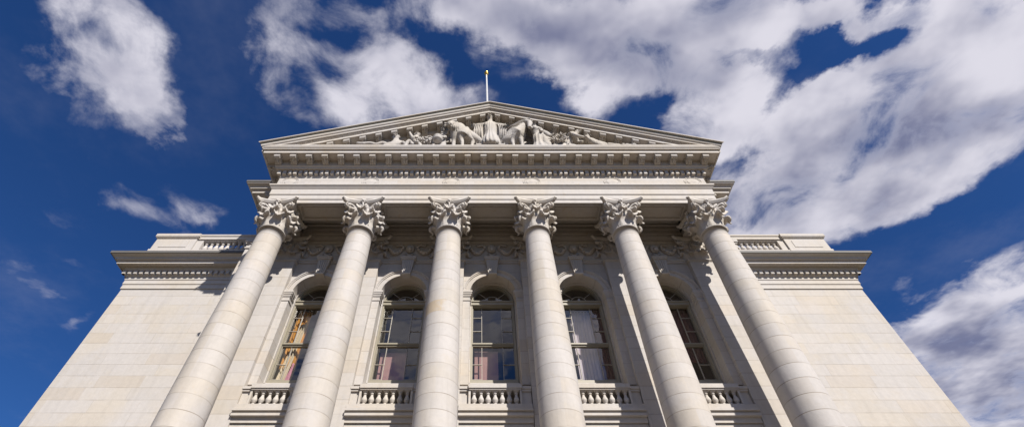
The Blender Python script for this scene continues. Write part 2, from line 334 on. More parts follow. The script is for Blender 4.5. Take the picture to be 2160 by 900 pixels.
def tube(bm, pts, rad, n=8):
    rings = []
    pts = [Vector(p) for p in pts]
    for i, p in enumerate(pts):
        d = (pts[min(i + 1, len(pts) - 1)] - pts[max(i - 1, 0)]).normalized()
        q = d.to_track_quat('Z', 'Y'); r = rad[i] if isinstance(rad, (list, tuple)) else rad
        rings.append([bm.verts.new(p + q @ Vector((r * math.cos(2 * math.pi * k / n), r * math.sin(2 * math.pi * k / n), 0))) for k in range(n)])
    for a, b in zip(rings, rings[1:]):
        for i in range(n): bm.faces.new((a[i], a[(i + 1) % n], b[(i + 1) % n], b[i]))
    bm.faces.new(rings[0][::-1]); bm.faces.new(rings[-1])
def ball(bm, c, r, seg=12):
    bmesh.ops.create_uvsphere(bm, u_segments=seg, v_segments=max(6, seg * 2 // 3), radius=1, matrix=Matrix.Translation(c) @ Matrix.Diagonal((*((r, r, r) if isinstance(r, (int, float)) else r), 1)))
def empty(name, loc=(0, 0, 0)):
    o = bpy.data.objects.new(name, None); col.objects.link(o); o.location = loc; return o
def tag(o, label=None, cat=None, group=None, kind=None):
    if label: o['label'] = label
    if cat: o['category'] = cat
    if group: o['group'] = group
    if kind: o['kind'] = kind
    return o
def copy_tree(o, parent, loc=None):
    c = o.copy(); col.objects.link(c); c.parent = parent
    if loc is not None: c.location = loc
    for ch in list(o.children): copy_tree(ch, c)
    return c
def cyma(p0, z0, p1, z1, n=6, rev=False):
    """S curve from (p0,z0) low/inner to (p1,z1) high/outer"""
    out = []
    for i in range(n + 1):
        s = i / n
        e = s - math.sin(2 * math.pi * s) / (2 * math.pi) * (1 if rev else -1) * .9
        out.append((p0 + (p1 - p0) * s, z0 + (z1 - z0) * (e if rev else s - math.sin(2 * math.pi * s) / (2 * math.pi) * .9)))
    return out

# ------------------------------------------------------------ ground
bm = B(); box(bm, -900, 900, -900, 900, -.3, 0); tag(new_obj('ground', bm, M_GRASS), kind='structure')
bm = B(); box(bm, -45, 45, -70, -1.2, 0, .012); tag(new_obj('terrace_paving', bm, M_GROUND), kind='structure')

# ------------------------------------------------------------ the building
bld = empty('columned_building', (0, 0, 0))
tag(bld, 'white stone neoclassical building front with six Corinthian columns and a sculpted pediment', 'building')
HB = 10.75       # half width of the body behind the portico
YW = 1.75        # its front plane
YP = 1.5         # pilaster plane
PODZ = 5.1
cols_x = [-9.0, -5.4, -1.8, 1.8, 5.4, 9.0]
bays = [-7.2, -3.6, 0.0, 3.6, 7.2]

# podium
bm = B(); box(bm, -10.6, 10.6, -1.15, YW + .4, 0, PODZ - .22); box(bm, -10.75, 10.75, -1.3, YW + .3, PODZ - .22, PODZ)
new_obj('podium', bm, M_GRAN, bld)

# body wall with arched window openings
def arch_wall(bm, x0, x1, z0, z1, y, xc, r, zs, zb, n=24):
    """front sheet of wall with an arched hole"""
    arc = [(xc + r * math.cos(math.pi * i / n), zs + r * math.sin(math.pi * i / n)) for i in range(n + 1)]   # right to left
    V = lambda x, z: bm.verts.new((x, y, z))
    bm.faces.new([V(x0, z0), V(x1, z0), V(x1, zb), V(x0, zb)])
    bm.faces.new([V(x0, zb), V(xc - r, zb), V(xc - r, zs), V(x0, zs)])
    bm.faces.new([V(xc + r, zb), V(x1, zb), V(x1, zs), V(xc + r, zs)])
    for i in range(n):
        (ax, az), (bx, bz) = arc[i], arc[i + 1]
        def out(px, pz):
            dx, dz = px - xc, pz - zs
            k = min((x1 - xc) / dx if dx > 1e-6 else 1e9, (x0 - xc) / dx if dx < -1e-6 else 1e9, (z1 - zs) / dz if dz > 1e-6 else 1e9)
            return (xc + dx * k, zs + dz * k)
        o1, o2 = out(ax, az), out(bx, bz)
        pts = [(ax, az), o1]
        if abs(o1[0] - o2[0]) > 1e-6 and abs(o1[1] - o2[1]) > 1e-6:
            pts.append((x1 if o1[0] > xc else x0, z1))
        pts += [o2, (bx, bz)]
        bm.faces.new([V(*q) for q in pts])
RO = .95; ZS = 14.83; ZB = 11.15
bm = B()
for xc in bays: arch_wall(bm, xc - 1.8, xc + 1.8, PODZ, 19.0, YW, xc, RO, ZS, 9.94)
for s in (-1, 1):
    a, b = sorted((s * 9.0, s * HB)); box(bm, a, b, YW, YW + .5, PODZ, 19.0)
    a, b = sorted((s * (HB - .5), s * HB)); box(bm, a, b, YW + .5, 22, PODZ, 19.0)
new_obj('body_wall', bm, M_BLOCK, bld)

# corner strips of the body
for s in (-1, 1):
    bm = B(); a, b = sorted((s * 10.1, s * 10.93)); box(bm, a, b, YW - .06, YW + 3.2, 0, 17.35)
    box(bm, a - .05, b + .05, YW - .11, YW + 3.2, 17.35, 17.42); box(bm, a - .02, b + .02, YW - .08, YW + 3.2, 17.42, 17.62); box(bm, a - .07, b + .07, YW - .13, YW + 3.2, 17.62, 17.70); box(bm, a - .11, b + .11, YW - .17, YW + 3.2, 17.70, 17.85)
    new_obj('corner_pilaster', bm, M_PIL, bld)

# ---- entablature profiles (out, z)
ARCH = [(0, 17.85), (0, 18.07), (.035, 18.075), (.035, 18.37), (.07, 18.375), (.07, 18.72), (.09, 18.74), (.13, 18.80), (.17, 18.86), (.20, 18.88), (.20, 18.96), (.02, 19.02)]
FRIEZE = [(.02, 19.02), (.02, 19.66)]
BED = [(.02, 19.66), (.03, 19.68), (.05, 19.74), (.05, 20.02), (.26, 20.03), (.28, 20.10), (.34, 20.16), (.34, 20.50)]
CORONA = [(.34, 20.50), (.79, 20.50), (.79, 20.47), (.83, 20.47), (.83, 20.66), (.90, 20.662), (.90, 20.70), (.93, 20.73), (.955, 20.80), (.97, 20.81), (.97, 20.92), (.0, 20.97)]
SIMA = [(.80, 20.47), (.80, 20.63), (.86, 20.632), (.86, 20.675), (.92, 20.678), (.925, 20.72), (.935, 20.77), (.955, 20.80), (.99, 20.825), (1.04, 20.845), (1.09, 20.875), (1.11, 20.91), (1.115, 20.97), (1.13, 20.975), (1.13, 21.03)]
HX = 9.53; YF = -.50
def part_u(name, hx, yf, yb, prof, m, parent=bld):
    bm = B(); sweep_u(bm, hx, yf, yb, prof); return new_obj(name, bm, m, parent)
part_u('architrave', HX, YF, YW, ARCH, M_TRIM)
part_u('frieze', HX, YF, YW, FRIEZE, M_BLOCK)
# the beam behind the architrave face, its soffit panels and side beams
bm = B()
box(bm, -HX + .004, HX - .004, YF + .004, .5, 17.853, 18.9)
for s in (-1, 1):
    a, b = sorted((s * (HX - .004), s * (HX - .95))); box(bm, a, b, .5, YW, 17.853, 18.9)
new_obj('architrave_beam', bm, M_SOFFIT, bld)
for xc in bays:
    bm = B()
    x0, x1 = xc - 1.02, xc + 1.02
    for (w, d, zz0) in ((.0, .07, 17.81), (.11, .02, 17.83)):
        box(bm, x0 + w, x1 - w, -.40 + w, -.40 + w + d, zz0, 17.86); box(bm, x0 + w, x1 - w, .40 - w - d, .40 - w, zz0, 17.86)
        box(bm, x0 + w, x0 + w + d, -.40 + w + d, .40 - w - d, zz0, 17.86); box(bm, x1 - w - d, x1 - w, -.40 + w + d, .40 - w - d, zz0, 17.86)
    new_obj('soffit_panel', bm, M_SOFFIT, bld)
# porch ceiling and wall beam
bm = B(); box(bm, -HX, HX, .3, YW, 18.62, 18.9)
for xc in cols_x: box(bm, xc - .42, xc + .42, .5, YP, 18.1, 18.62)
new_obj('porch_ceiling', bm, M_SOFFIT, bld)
bm = B()
for (y, z0, z1) in ((1.47, 17.86, 18.05), (1.43, 18.05, 18.3), (1.39, 18.3, 18.5), (1.30, 18.5, 18.62)): box(bm, -9.6, 9.6, y, YW, z0, z1)
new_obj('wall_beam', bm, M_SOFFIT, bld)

# roundels of the frieze
for i, xc in enumerate(cols_x):
    bm = B()
    for (r0, r1, d) in ((.40, .36, .02), (.33, .30, .016)):
        n = 40; rg = []
        for rr, yy in ((r0, 0), (r0, -d), (r1, -d), (r1, 0)):
            rg.append([bm.verts.new((xc + rr * math.cos(2 * math.pi * k / n), YF - .018 + yy, 19.36 + rr * math.sin(2 * math.pi * k / n) * .82)) for k in range(n)])
        for a, b in zip(rg, rg[1:]):
            for k in range(n): bm.faces.new((a[k], a[(k + 1) % n], b[(k + 1) % n], b[k]))
    n = 40; f = [bm.verts.new((xc + .26 * math.cos(2 * math.pi * k / n), YF - .035, 19.36 + .21 * math.sin(2 * math.pi * k / n))) for k in range(n)]
    c0 = bm.verts.new((xc, YF - .055, 19.36))
    for k in range(n): bm.faces.new((f[k], f[(k + 1) % n], c0))
    new_obj('roundel', bm, M_TRIM, bld)

# front cornice of the portico
cor = part_u('cornice', HX, YF, YW - .9, BED + CORONA[1:], M_TRIM)
def dentils(bm, x0, x1, yf, z0, z1, w=.145, pitch=.24, d=.13):
    n = int(round((x1 - x0) / pitch)); p = (x1 - x0) / n
    for i in range(n + 1):
        x = x0 + i * p; box(bm, x - w / 2, x + w / 2, yf - d, yf + .02, z0, z1)
def dentils_y(bm, y0, y1, xs, z0, z1, sgn, w=.145, pitch=.24, d=.13):
    n = int(round((y1 - y0) / pitch)); p = (y1 - y0) / n
    for i in range(n + 1):
        y = y0 + i * p; a, b = sorted((xs, xs + sgn * d)); box(bm, a, b, y - w / 2, y + w / 2, z0, z1)
bm = B(); dentils(bm, -HX - .09, HX + .09, YF - .05, 19.76, 20.0)
for s in (-1, 1): dentils_y(bm, YF + .1, YW - 1.2, s * (HX + .05), 19.76, 20.0, s)
new_obj('dentil_course', bm, M_TRIM, cor)
# scroll bracket
def bracket(bm, w=.27, L=.44, h=.30, z=0., y=0., shear=0.):
    """hangs from the soffit at z, backs on y, reaches out by L"""
    pts = [(y, z), (y - L, z), (y - L, z - .055)]
    for i in range(9):
        a = -.3 + i / 8 * 3.4
        pts.append((y - L + .09 - .09 * math.cos(a) * 1.0, z - .145 - .085 * math.sin(a)))
    pts += [(y - L * .55, z - .19), (y - L * .35, z - .24), (y - L * .2, z - h + .02), (y - .04, z - h), (y, z - h + .01)]
    extrude_x(bm, pts, -w / 2, w / 2, shear)
    extrude_x(bm, [(y + .002, z), (y - L - .035, z), (y - L - .035, z - .045), (y + .002, z - .045)], -w / 2 - .035, w / 2 + .035, shear)
def bracket_obj(m, shear=0.):
    bm = B(); bracket(bm, shear=shear)
    # leaf on the underside
    tube(bm, [(0, -.08, -.285), (0, -.2, -.245), (0, -.3, -.19), (0, -.38, -.17)], [.03, .055, .05, .02], 6)
    return bm
proto = None
for i in range(28):
    x = (i - 13.5) * .72
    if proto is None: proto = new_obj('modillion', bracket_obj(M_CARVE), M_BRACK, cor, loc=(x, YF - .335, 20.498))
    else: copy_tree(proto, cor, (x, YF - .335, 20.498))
for s in (-1, 1):
    for y in (-.55, .17):
        o = copy_tree(proto, cor, (s * (HX + .335), y, 20.498)); o.rotation_euler = (0, 0, s * math.pi / 2)

# body cornice each side
def side_prof(): return ARCH
for s in (-1, 1):
    bm = B()
    prof = BED + [(.34, 20.50), (.76, 20.50), (.76, 20.47)] + SIMA + [(0, 21.06)]
    x0, x1 = sorted((s * (HX - .2), s * HB))
    sweep_corner(bm, x0, x1, YW, 22, prof, left=(s < 0), right=(s > 0))
    c_ = new_obj('body_cornice', bm, M_TRIM, bld)
    bm = B(); sweep_corner(bm, x0, x1, YW - .0, 22, ARCH + FRIEZE[1:], left=(s < 0), right=(s > 0))
    new_obj('body_frieze', bm, M_TRIM, bld)
    bm = B(); p0, p1 = sorted((s * (HX + .3), s * (HB + .14)))
    dentils(bm, p0, p1, YW - .05, 19.76, 20.0)
    new_obj('dentil_course', bm, M_TRIM, c_)
    bm = B(); a, b = sorted((s * (HX - .2), s * (HB + 1.138))); box(bm, a, b, YW - 1.138, YW - .9, 20.93, 21.06); new_obj('flashing', bm, M_FLASH, c_)
    for k in range(1):
        copy_tree(proto, c_, (s * (HB + .0), YW - .335, 20.498))
    for k in range(14):
        o = copy_tree(proto, c_, (s * (HB + .335), YW + .05 + k * .72, 20.498)); o.rotation_euler = (0, 0, s * math.pi / 2)

# side gutters of the portico
for s in (-1, 1):
    bm = B()
    poly = [(s * (HX + p), z) for p, z in SIMA[2:]] + [(s * HX, 21.03), (s * HX, 20.69)]
    extrude_y(bm, poly, YF - .62, YW - .9)
    new_obj('side_gutter', bm, M_TRIM, bld)

# raking cornice: profile (out, drop below the top line)
SL = .378; ZA = 25.0
RP = [(.34, -.57), (.76, -.57), (.76, -.60), (.80, -.60), (.80, -.43), (.84, -.428), (.84, -.39), (.88, -.388), (.88, -.35), (.93, -.347), (.935, -.30), (.95, -.26)] + \
     [(.955, -.25), (.985, -.235), (1.005, -.20), (1.015, -.15), (1.02, -.10), (1.025, -.07), (1.07, -.06), (1.115, -.055), (1.12, 0), (0, .02)]
RB = [(0.0, -1.02), (.06, -.98), (.12, -.93), (.28, -.91), (.34, -.86)]
XE = HX + 1.10
def rake(bm, prof):
    rings = []
    for p, dz in prof:
        xe = HX + max(p, 0.5)
        rings.append([bm.verts.new((x, YF - p, ZA - SL * abs(x) + dz)) for x in (-xe, 0, xe)])
    for a, b in zip(rings, rings[1:]):
        for i in range(2): bm.faces.new((a[i], a[i + 1], b[i + 1], b[i]))
    for e in (0, 2): bm.faces.new([r[e] for r in rings])
bm = B(); rake(bm, RP)
rk = new_obj('raking_cornice', bm, M_TRIM, bld)
bm = B(); 
rings = []
for p, dz in RB + RP[:1]:
    rings.append([bm.verts.new((x, YF - p, max(20.95, ZA - SL * abs(x) + dz))) for x in (-9.6, -9, -8.4, 0, 8.4, 9, 9.6)])
for a, b in zip(rings, rings[1:]):
    for i in range(6): bm.faces.new((a[i], a[i + 1], b[i + 1], b[i]))
new_obj('bed_moulding', bm, M_TRIM, rk)
pr = {}
for s in (-1, 1):
    for k in range(12):
        ax = .38 + k * .72; x = s * ax
        z = ZA - SL * ax - .572
        if z < 21.15: continue
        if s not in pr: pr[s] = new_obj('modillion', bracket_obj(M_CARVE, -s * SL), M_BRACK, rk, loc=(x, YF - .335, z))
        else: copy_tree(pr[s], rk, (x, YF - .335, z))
# tympanum
bm = B(); extrude_y(bm, [(-9.6, 20.9), (9.6, 20.9), (0, ZA - .98 + .0)], YF, YF + .3)
new_obj('tympanum', bm, M_BLOCK, bld)
# roof
bm = B()
for s in (-1, 1):
    q = [(0, ZA + .01), (s * (XE - .05), ZA - SL * (XE - .05) + .01), (s * (XE - .05), ZA - SL * (XE - .05) - .1), (0, ZA - .1)]
    extrude_y(bm, q, YF - 1.05, 22)
box(bm, -HB - .9, HB + .9, YW - 1.0, 22, 20.9, 21.0)
new_obj('roof', bm, M_ROOF, bld)

# ---- capitals (local, neck at z 0, top at 1.38)
def leaf(bm, ang, prof, w0, w1, lobes=3, ncross=8):
    """curved leaf: prof = (r, z) midline; tip curls over; lobed outline"""
    nseg = len(prof) - 1; sub = 4
    mid = []
    for i in range(nseg):
        for k in range(sub):
            # catmull-rom
            p = [Vector(prof[max(0, min(nseg, i + j))]) for j in (-1, 0, 1, 2)]; t_ = k / sub
            q = .5 * ((2 * p[1]) + (-p[0] + p[2]) * t_ + (2 * p[0] - 5 * p[1] + 4 * p[2] - p[3]) * t_ ** 2 + (-p[0] + 3 * p[1] - 3 * p[2] + p[3]) * t_ ** 3)
            mid.append(q)
    mid.append(Vector(prof[-1])); L = len(mid) - 1
    rows = []
    for i, q in enumerate(mid):
        s = i / L
        w = w0 + (w1 - w0) * s
        w *= 1 + .16 * math.sin(s * lobes * 2 * math.pi)
        if s > .82: w *= math.sqrt(max(0.03, 1 - ((s - .82) / .18) ** 2))
        T = (mid[min(i + 1, L)] - mid[max(i - 1, 0)]).normalized(); Nn = Vector((T.y, -T.x))   # outward normal
        row = []
        for j in range(ncross + 1):
            u = j / ncross * 2 - 1
            rib = .022 * (1 - abs(u)) + .012 * math.cos(u * 3 * math.pi)
            cup = -.05 * u * u * (w / .3)
            pt = q + Nn * (rib + cup)
            row.append((pt.x, u * w / 2, pt.y))
        rows.append((row, Nn))
    ca, sa = math.cos(ang), math.sin(ang)
    def V(r, tt, z): return bm.verts.new((r * ca - tt * sa, r * sa + tt * ca, z))
    F = [[V(*p) for p in row] for row, _ in rows]
    Bk = [[V(p[0] - nn.x * .05, p[1] * .9, p[2] - nn.y * .05) for p in row] for row, nn in rows]
    n = ncross
    for i in range(L):
        for j in range(n):
            bm.faces.new((F[i][j], F[i][j + 1], F[i + 1][j + 1], F[i + 1][j])); bm.faces.new((Bk[i][j], Bk[i + 1][j], Bk[i + 1][j + 1], Bk[i][j + 1]))
        bm.faces.new((F[i][0], F[i + 1][0], Bk[i + 1][0], Bk[i][0])); bm.faces.new((F[i][n], Bk[i][n], Bk[i + 1][n], F[i + 1][n]))
    for j in range(n): bm.faces.new((F[L][j], F[L][j + 1], Bk[L][j + 1], Bk[L][j])); bm.faces.new((F[0][j], Bk[0][j], Bk[0][j + 1], F[0][j + 1]))
def capital_parts():
    low = B()
    lathe(low, [(.45, -.10), (.505, -.10), (.53, -.085), (.54, -.06), (.53, -.03), (.505, -.015), (.49, -.01), (.485, .0), (.46, .03), (.46, .5), (.48, .8), (.54, 1.02), (.60, 1.14), (.62, 1.2), (.55, 1.22)], 40)
    lv = B()
    for k in range(8):
        leaf(lv, math.pi / 8 + k * math.pi / 4, [(.475, .0), (.50, .16), (.53, .33), (.60, .45), (.69, .475), (.755, .42), (.74, .345)], .42, .36)
        leaf(lv, k * math.pi / 4, [(.475, .1), (.50, .4), (.535, .64), (.61, .80), (.70, .835), (.77, .775), (.75, .70)], .40, .36, 4)
        # sprouts that carry the volutes
        a = math.pi / 8 + k * math.pi / 4
        tube(lv, [((.50 + .02 * t) * math.cos(a), (.50 + .02 * t) * math.sin(a), .45 + .11 * t) for t in range(5)], [.045, .05, .055, .06, .075], 8)
    vol = B()
    for k in range(4):
        a = math.pi / 4 + k * math.pi / 2
        d = Vector((math.cos(a), math.sin(a), 0)); sd_ = Vector((-math.sin(a), math.cos(a), 0))
        for s in (-1, 1):
            pts = []; rad = []
            for i in range(10):
                t = i / 9; r = .54 + .36 * t ** 1.3
                aa = a + s * (math.pi / 8 - .02) * (1 - t) ** 1.1 - s * 0
                z = .82 + .33 * math.sin(t * math.pi / 2)
                pts.append(Vector((r * math.cos(aa), r * math.sin(aa), z)) + sd_ * (-s * -.03 * t)); rad.append(.045)
            c = d * .90 + Vector((0, 0, 1.04)) + sd_ * (s * .035)
            for i in range(16):
                th = math.pi / 2 - i / 15 * 2.6 * math.pi; rr = .115 * (1 - i / 15 * .82)
                pts.append(c + d * (rr * math.cos(th)) + Vector((0, 0, rr * math.sin(th)))); rad.append(.038 * (1 - .4 * i / 15))
            tube(vol, pts, rad, 7)
        leaf(vol, a, [(.56, .62), (.62, .84), (.72, 1.0), (.83, 1.04), (.88, .96)], .24, .20)
    for k in range(4):     # small inner scrolls and flower on each face
        a = k * math.pi / 2; d = Vector((math.cos(a), math.sin(a), 0)); sd_ = Vector((-math.sin(a), math.cos(a), 0))
        for s in (-1, 1):
            pts = [d * .53 + sd_ * (s * .22) + Vector((0, 0, .84)), d * .57 + sd_ * (s * .20) + Vector((0, 0, .98)), d * .60 + sd_ * (s * .14) + Vector((0, 0, 1.10))]
            c = d * .62 + sd_ * (s * .085) + Vector((0, 0, 1.06))
            for i in range(12):
                th = math.pi / 2 + i / 11 * 2.2 * math.pi * 1; rr = .07 * (1 - i / 11 * .8)
                pts.append(c + sd_ * (-s * -rr * -math.cos(th)) + Vector((0, 0, rr * math.sin(th))))
            tube(vol, pts, [.035] * 3 + [.028] * 12, 6)
        c = d * .69 + Vector((0, 0, 1.29)); ball(vol, c, (.075, .075, .075), 8)
        for i in range(6):
            th = i * math.pi / 3; ball(vol, c - d * .02 + sd_ * (.085 * math.cos(th)) + Vector((0, 0, .085 * math.sin(th))), .05, 6)
        tube(vol, [d * .58 + Vector((0, 0, .9)), d * .62 + Vector((0, 0, 1.05)), d * .66 + Vector((0, 0, 1.2))], [.03, .03, .05], 6)
    ab = B(); rings = []
    for (z, sc) in ((1.19, .90), (1.24, .93), (1.26, .965), (1.30, .97), (1.31, 1.0), (1.378, 1.0)):
        ring = []
        for k in range(4):
            a0 = k * math.pi / 2
            for j in range(13):
                u = j / 12 * 2 - 1            # along the side
                t_ = u * .86; dpt = .66 + .20 * u * u
                if j in (0, 12): t_ = u * .80; dpt = .90
                p = Vector((dpt * sc, t_ * sc, z)); p.rotate(Matrix.Rotation(a0, 3, 'Z')); ring.append(ab.verts.new(p))
        rings.append(ring)
    n = len(rings[0])
    for a, b in zip(rings, rings[1:]):
        for i in range(n): ab.faces.new((a[i], a[(i + 1) % n], b[(i + 1) % n], b[i]))
    ab.faces.new(rings[0][::-1]); ab.faces.new(rings[-1])
    return low, lv, vol, ab
def shear_merge(name, parts, parent, loc, scale=(1, 1, 1), m=M_CARVE):
    bm = B()
    for p in parts:
        me = bpy.data.meshes.new('t'); bmesh.ops.recalc_face_normals(p, faces=p.faces); p.to_mesh(me); p.free(); bm.from_mesh(me); bpy.data.meshes.remove(me)
    for f in bm.faces: f.smooth = True
    for v in bm.verts: v.co = Vector((v.co.x * scale[0], v.co.y * scale[1], v.co.z * scale[2]))
    o = new_obj(name, bm, m, parent, smooth=True, loc=loc)
    return o
NECK = 16.47
def shaft_r(z):
    t = (z - PODZ) / (NECK - PODZ)
    if t < .30: return .635
    s = (t - .30) / .70
    return .635 - (.635 - .482) * (s ** 1.45)
def make_column(m):
    c = empty('column', (0, 0, 0)); c.parent = bld
    bm = B(); zs = []
    z = JOINT0 - COURSE * 18
    prof = [(shaft_r(5.75), 5.75)]
    while z < NECK:
        if z > 5.8:
            prof.append((shaft_r(z), z))
        z += COURSE
    prof += [(shaft_r(16.3), 16.30), (.485, 16.36), (.50, 16.38)]
    lathe(bm, prof, 64); new_obj('shaft', bm, m, c, smooth=True)
    bm = B(); box(bm, -.86, .86, -.86, .86, PODZ, PODZ + .2)
    pr_ = []
    for (r, zc, h) in ((.78, 5.38, .09), (.70, 5.63, .06)):
        for k in range(7): th = -math.pi / 2 + k * math.pi / 6; pr_.append((r + h * math.cos(th), zc + h * math.sin(th)))
    pr_.append((.66, 5.72)); pr_.append((.64, 5.76))
    lathe(bm, [(.7, 5.29)] + pr_, 48); new_obj('base', bm, M_TRIM, c)
    return c
c0 = make_column(M_DRUM)
low, lv, vol, ab = capital_parts()
cap0 = shear_merge('capital', (low, lv, vol, ab), c0, (0, 0, NECK))
first = True
for i, x in enumerate(cols_x):
    if first: c0.location = (x, 0, 0); first = False; continue
    c = copy_tree(c0, bld, (x, 0, 0))
    if i == 2:
        for ch in c.children:
            if ch.name.startswith('shaft'):
                ch.data = ch.data.copy(); ch.data.materials[0] = M_DRUMP
                ch['label'] = 'column shaft with a patch of ochre stain halfway up'
# pilasters
def make_pilaster():
    p = empty('pilaster', (0, 0, 0)); p.parent = bld
    bm = B(); box(bm, -.6, .6, YP, YW + .2, PODZ, 16.36)
    box(bm, -.63, .63, YP - .03, YW + .2, 16.36, 16.40); box(bm, -.66, .66, YP - .06, YW + .2, 16.40, 16.47)
    box(bm, -.70, .70, YP - .10, YW + .2, PODZ, PODZ + .3); box(bm, -.66, .66, YP - .06, YW + .2, PODZ + .3, PODZ + .55)
    new_obj('shaft', bm, M_PIL, p)
    low, lv, vol, ab = capital_parts()
    bm = B(); box(bm, -.58, .58, YP + .02, YW + .2, 0, 1.2)
    for v in bm.verts: v.co.y -= YP + .36
    shear_merge('capital', (low, lv, vol, ab, bm), p, (0, YP + .36, NECK), (1.1, .62, 1))
    return p
p0 = make_pilaster()
for i, x in enumerate(cols_x):
    if i == 0: p0.location = (x, 0, 0)
    else: copy_tree(p0, bld, (x, 0, 0))

# ---- arch surrounds, keystones, windows, balustrades in each bay
def ring_band(bm, xc, zs, r0, r1, y0, y1, zb, n=28):
    """arched band incl. straight jambs down to zb, from radius r0 to r1, y0 (front) to y1"""
    def path(r): return [(xc + r, zb)] + [(xc + r * math.cos(math.pi * i / n), zs + r * math.sin(math.pi * i / n)) for i in range(n + 1)] + [(xc - r, zb)]
    A, C = path(r0), path(r1)
    a0 = [bm.verts.new((x, y0, z)) for x, z in A]; a1 = [bm.verts.new((x, y1, z)) for x, z in A]
    c0_ = [bm.verts.new((x, y0, z)) for x, z in C]; c1 = [bm.verts.new((x, y1, z)) for x, z in C]
    m = len(A)
    for i in range(m - 1):
        bm.faces.new((a0[i], a0[i + 1], c0_[i + 1], c0_[i])); bm.faces.new((a1[i], c1[i], c1[i + 1], a1[i + 1]))
        bm.faces.new((a0[i], a1[i], a1[i + 1], a0[i + 1])); bm.faces.new((c0_[i], c0_[i + 1], c1[i + 1], c1[i]))
    for i in (0, m - 1): bm.faces.new((a0[i], c0_[i], c1[i], a1[i]))
def baluster_bm(h=.50, r=1.0):
    bm = B()
    k = h / .5
    prof = [(.06, 0), (.06, .03), (.075, .035), (.075, .055), (.05, .065), (.045, .085), (.07, .12), (.092, .17), (.095, .205), (.08, .255), (.055, .31), (.042, .36), (.042, .385), (.062, .395), (.062, .42), (.05, .43), (.066, .455), (.072, .47)]
    lathe(bm, [(a * r, z * k) for a, z in prof], 14)
    s = .085 * r; box(bm, -s, s, -s, s, .468 * k, .5 * k)
    return bm
def make_bay(xc, i):
    ar = empty('window_arch', (xc, 0, 0)); ar.parent = bld
    bm = B()
    ring_band(bm, 0, ZS, .92, 1.199, 1.68, YW + .02, 10.7)
    ring_band(bm, 0, ZS, 1.10, 1.197, 1.64, 1.70, ZS + .002)
    ring_band(bm, 0, ZS, 1.15, 1.195, 1.61, 1.66, ZS + .002)
    ring_band(bm, 0, ZS, .92, .955, YW + .02, 2.42, 9.9)
    ring_band(bm, 0, ZS, .88, .92, 2.16, 2.40, ZB - .1)
    new_obj('surround', bm, M_PIL, ar)
    for s in (-1, 1):
        bm = B()
        for (e, z0, z1) in ((.03, 14.36, 14.41), (.02, 14.55, 14.60), (.045, 14.60, 14.68), (.075, 14.68, 14.75), (.095, 14.75, 14.83)):
            a, b = sorted((s * (.92 - e), s * 1.199)); box(bm, a, b, 1.68 - e, 2.0 if e > .025 else 1.9, z0, z1)
        new_obj('impost', bm, M_TRIM, ar)
    bm = B()
    for (w0, w1, z0, z1, y) in ((.165, .265, 15.68, 16.52, 1.54), (.30, .30, 16.52, 16.60, 1.49), (.33, .33, 16.60, 16.68, 1.46)):
        q = [(-w0, z0), (w0, z0), (w1, z1), (-w1, z1)]; extrude_y(bm, q, y, YW + .05)
    for xx in (-.12, -.04, .04, .12):
        extrude_y(bm, [(xx * .8 - .018, 15.75), (xx * .8 + .018, 15.75), (xx * 1.35 + .024, 16.48), (xx * 1.35 - .024, 16.48)], 1.51, 1.56)
    tube(bm, [(-.18, 1.53, 15.70), (.18, 1.53, 15.70)], .05, 8)
    new_obj('keystone', bm, M_CARVE, ar)
    # string moulding and garland relief above
    bm = B()
    box(bm, -1.2, 1.2, YW - .05, YW, 16.47, 16.56); box(bm, -1.2, 1.2, YW - .09, YW, 16.56, 16.64); box(bm, -1.2, 1.2, YW - .03, YW, 17.7, 17.85)
    new_obj('string_moulding', bm, M_TRIM, ar)
    bm = B()
    for s in (-1, 1):
        pts = []; rad = []
        for k in range(13):
            t = k / 12; x = s * (.28 + .72 * t); z = 17.38 - .38 * math.sin(math.pi * t) + .05 * t
            pts.append((x, YW - .06, z)); rad.append(.035 + .04 * math.sin(math.pi * t) + .01 * (k % 2))
        tube(bm, pts, rad, 8)
        for k in range(10):
            t = (k + .5) / 10; ball(bm, (s * (.28 + .72 * t), YW - .13, 17.38 - .38 * math.sin(math.pi * t) + .05 * t + random.uniform(-.05, .05)), random.uniform(.04, .07), 6)
        tube(bm, [(s * 1.0, YW - .05, 17.45), (s * 1.08, YW - .07, 17.3), (s * 1.04, YW - .05, 17.05), (s * 1.1, YW - .04, 16.85)], [.06, .07, .05, .02], 6)
        tube(bm, [(s * .28, YW - .05, 17.42), (s * .42, YW - .07, 17.56), (s * .62, YW - .05, 17.5), (s * .7, YW - .05, 17.6)], [.05, .05, .04, .02], 6)
    ball(bm, (0, YW - .08, 17.32), (.2, .12, .26), 10); ball(bm, (0, YW - .2, 17.2), (.1, .08, .13), 8)
    tube(bm, [(-.16, YW - .08, 17.0), (0, YW - .12, 16.82), (.16, YW - .08, 17.0)], .06, 6)
    new_obj('garland', bm, M_CARVE, ar, smooth=True)

    # window
    w = empty('window', (xc - .02, 0, 0)); w.parent = bld
    YG = 2.42
    bm = B()
    ring_band(bm, 0, ZS, .80, .88, 2.28, 2.46, ZB); ring_band(bm, 0, ZS, .775, .81, 2.36, 2.50, ZB)
    box(bm, -.86, .86, 2.24, 2.5, ZB - .05, ZB + .06)
    new_obj('frame', bm, M_FRAME, w)
    bm = B(); box(bm, -.88, .88, 2.24, 2.46, 14.62, 14.76); box(bm, -.88, .88, 2.20, 2.46, 14.76, 14.81); box(bm, -.88, .88, 2.32, 2.48, 14.58, 14.62)
    new_obj('transom', bm, M_FRAME, w)
    bm = B(); box(bm, -.80, .80, 2.30, 2.46, 12.76, 12.82); box(bm, -.80, .80, 2.35, 2.48, 12.70, 12.76)
    new_obj('meeting_rail', bm, M_FRAME, w)
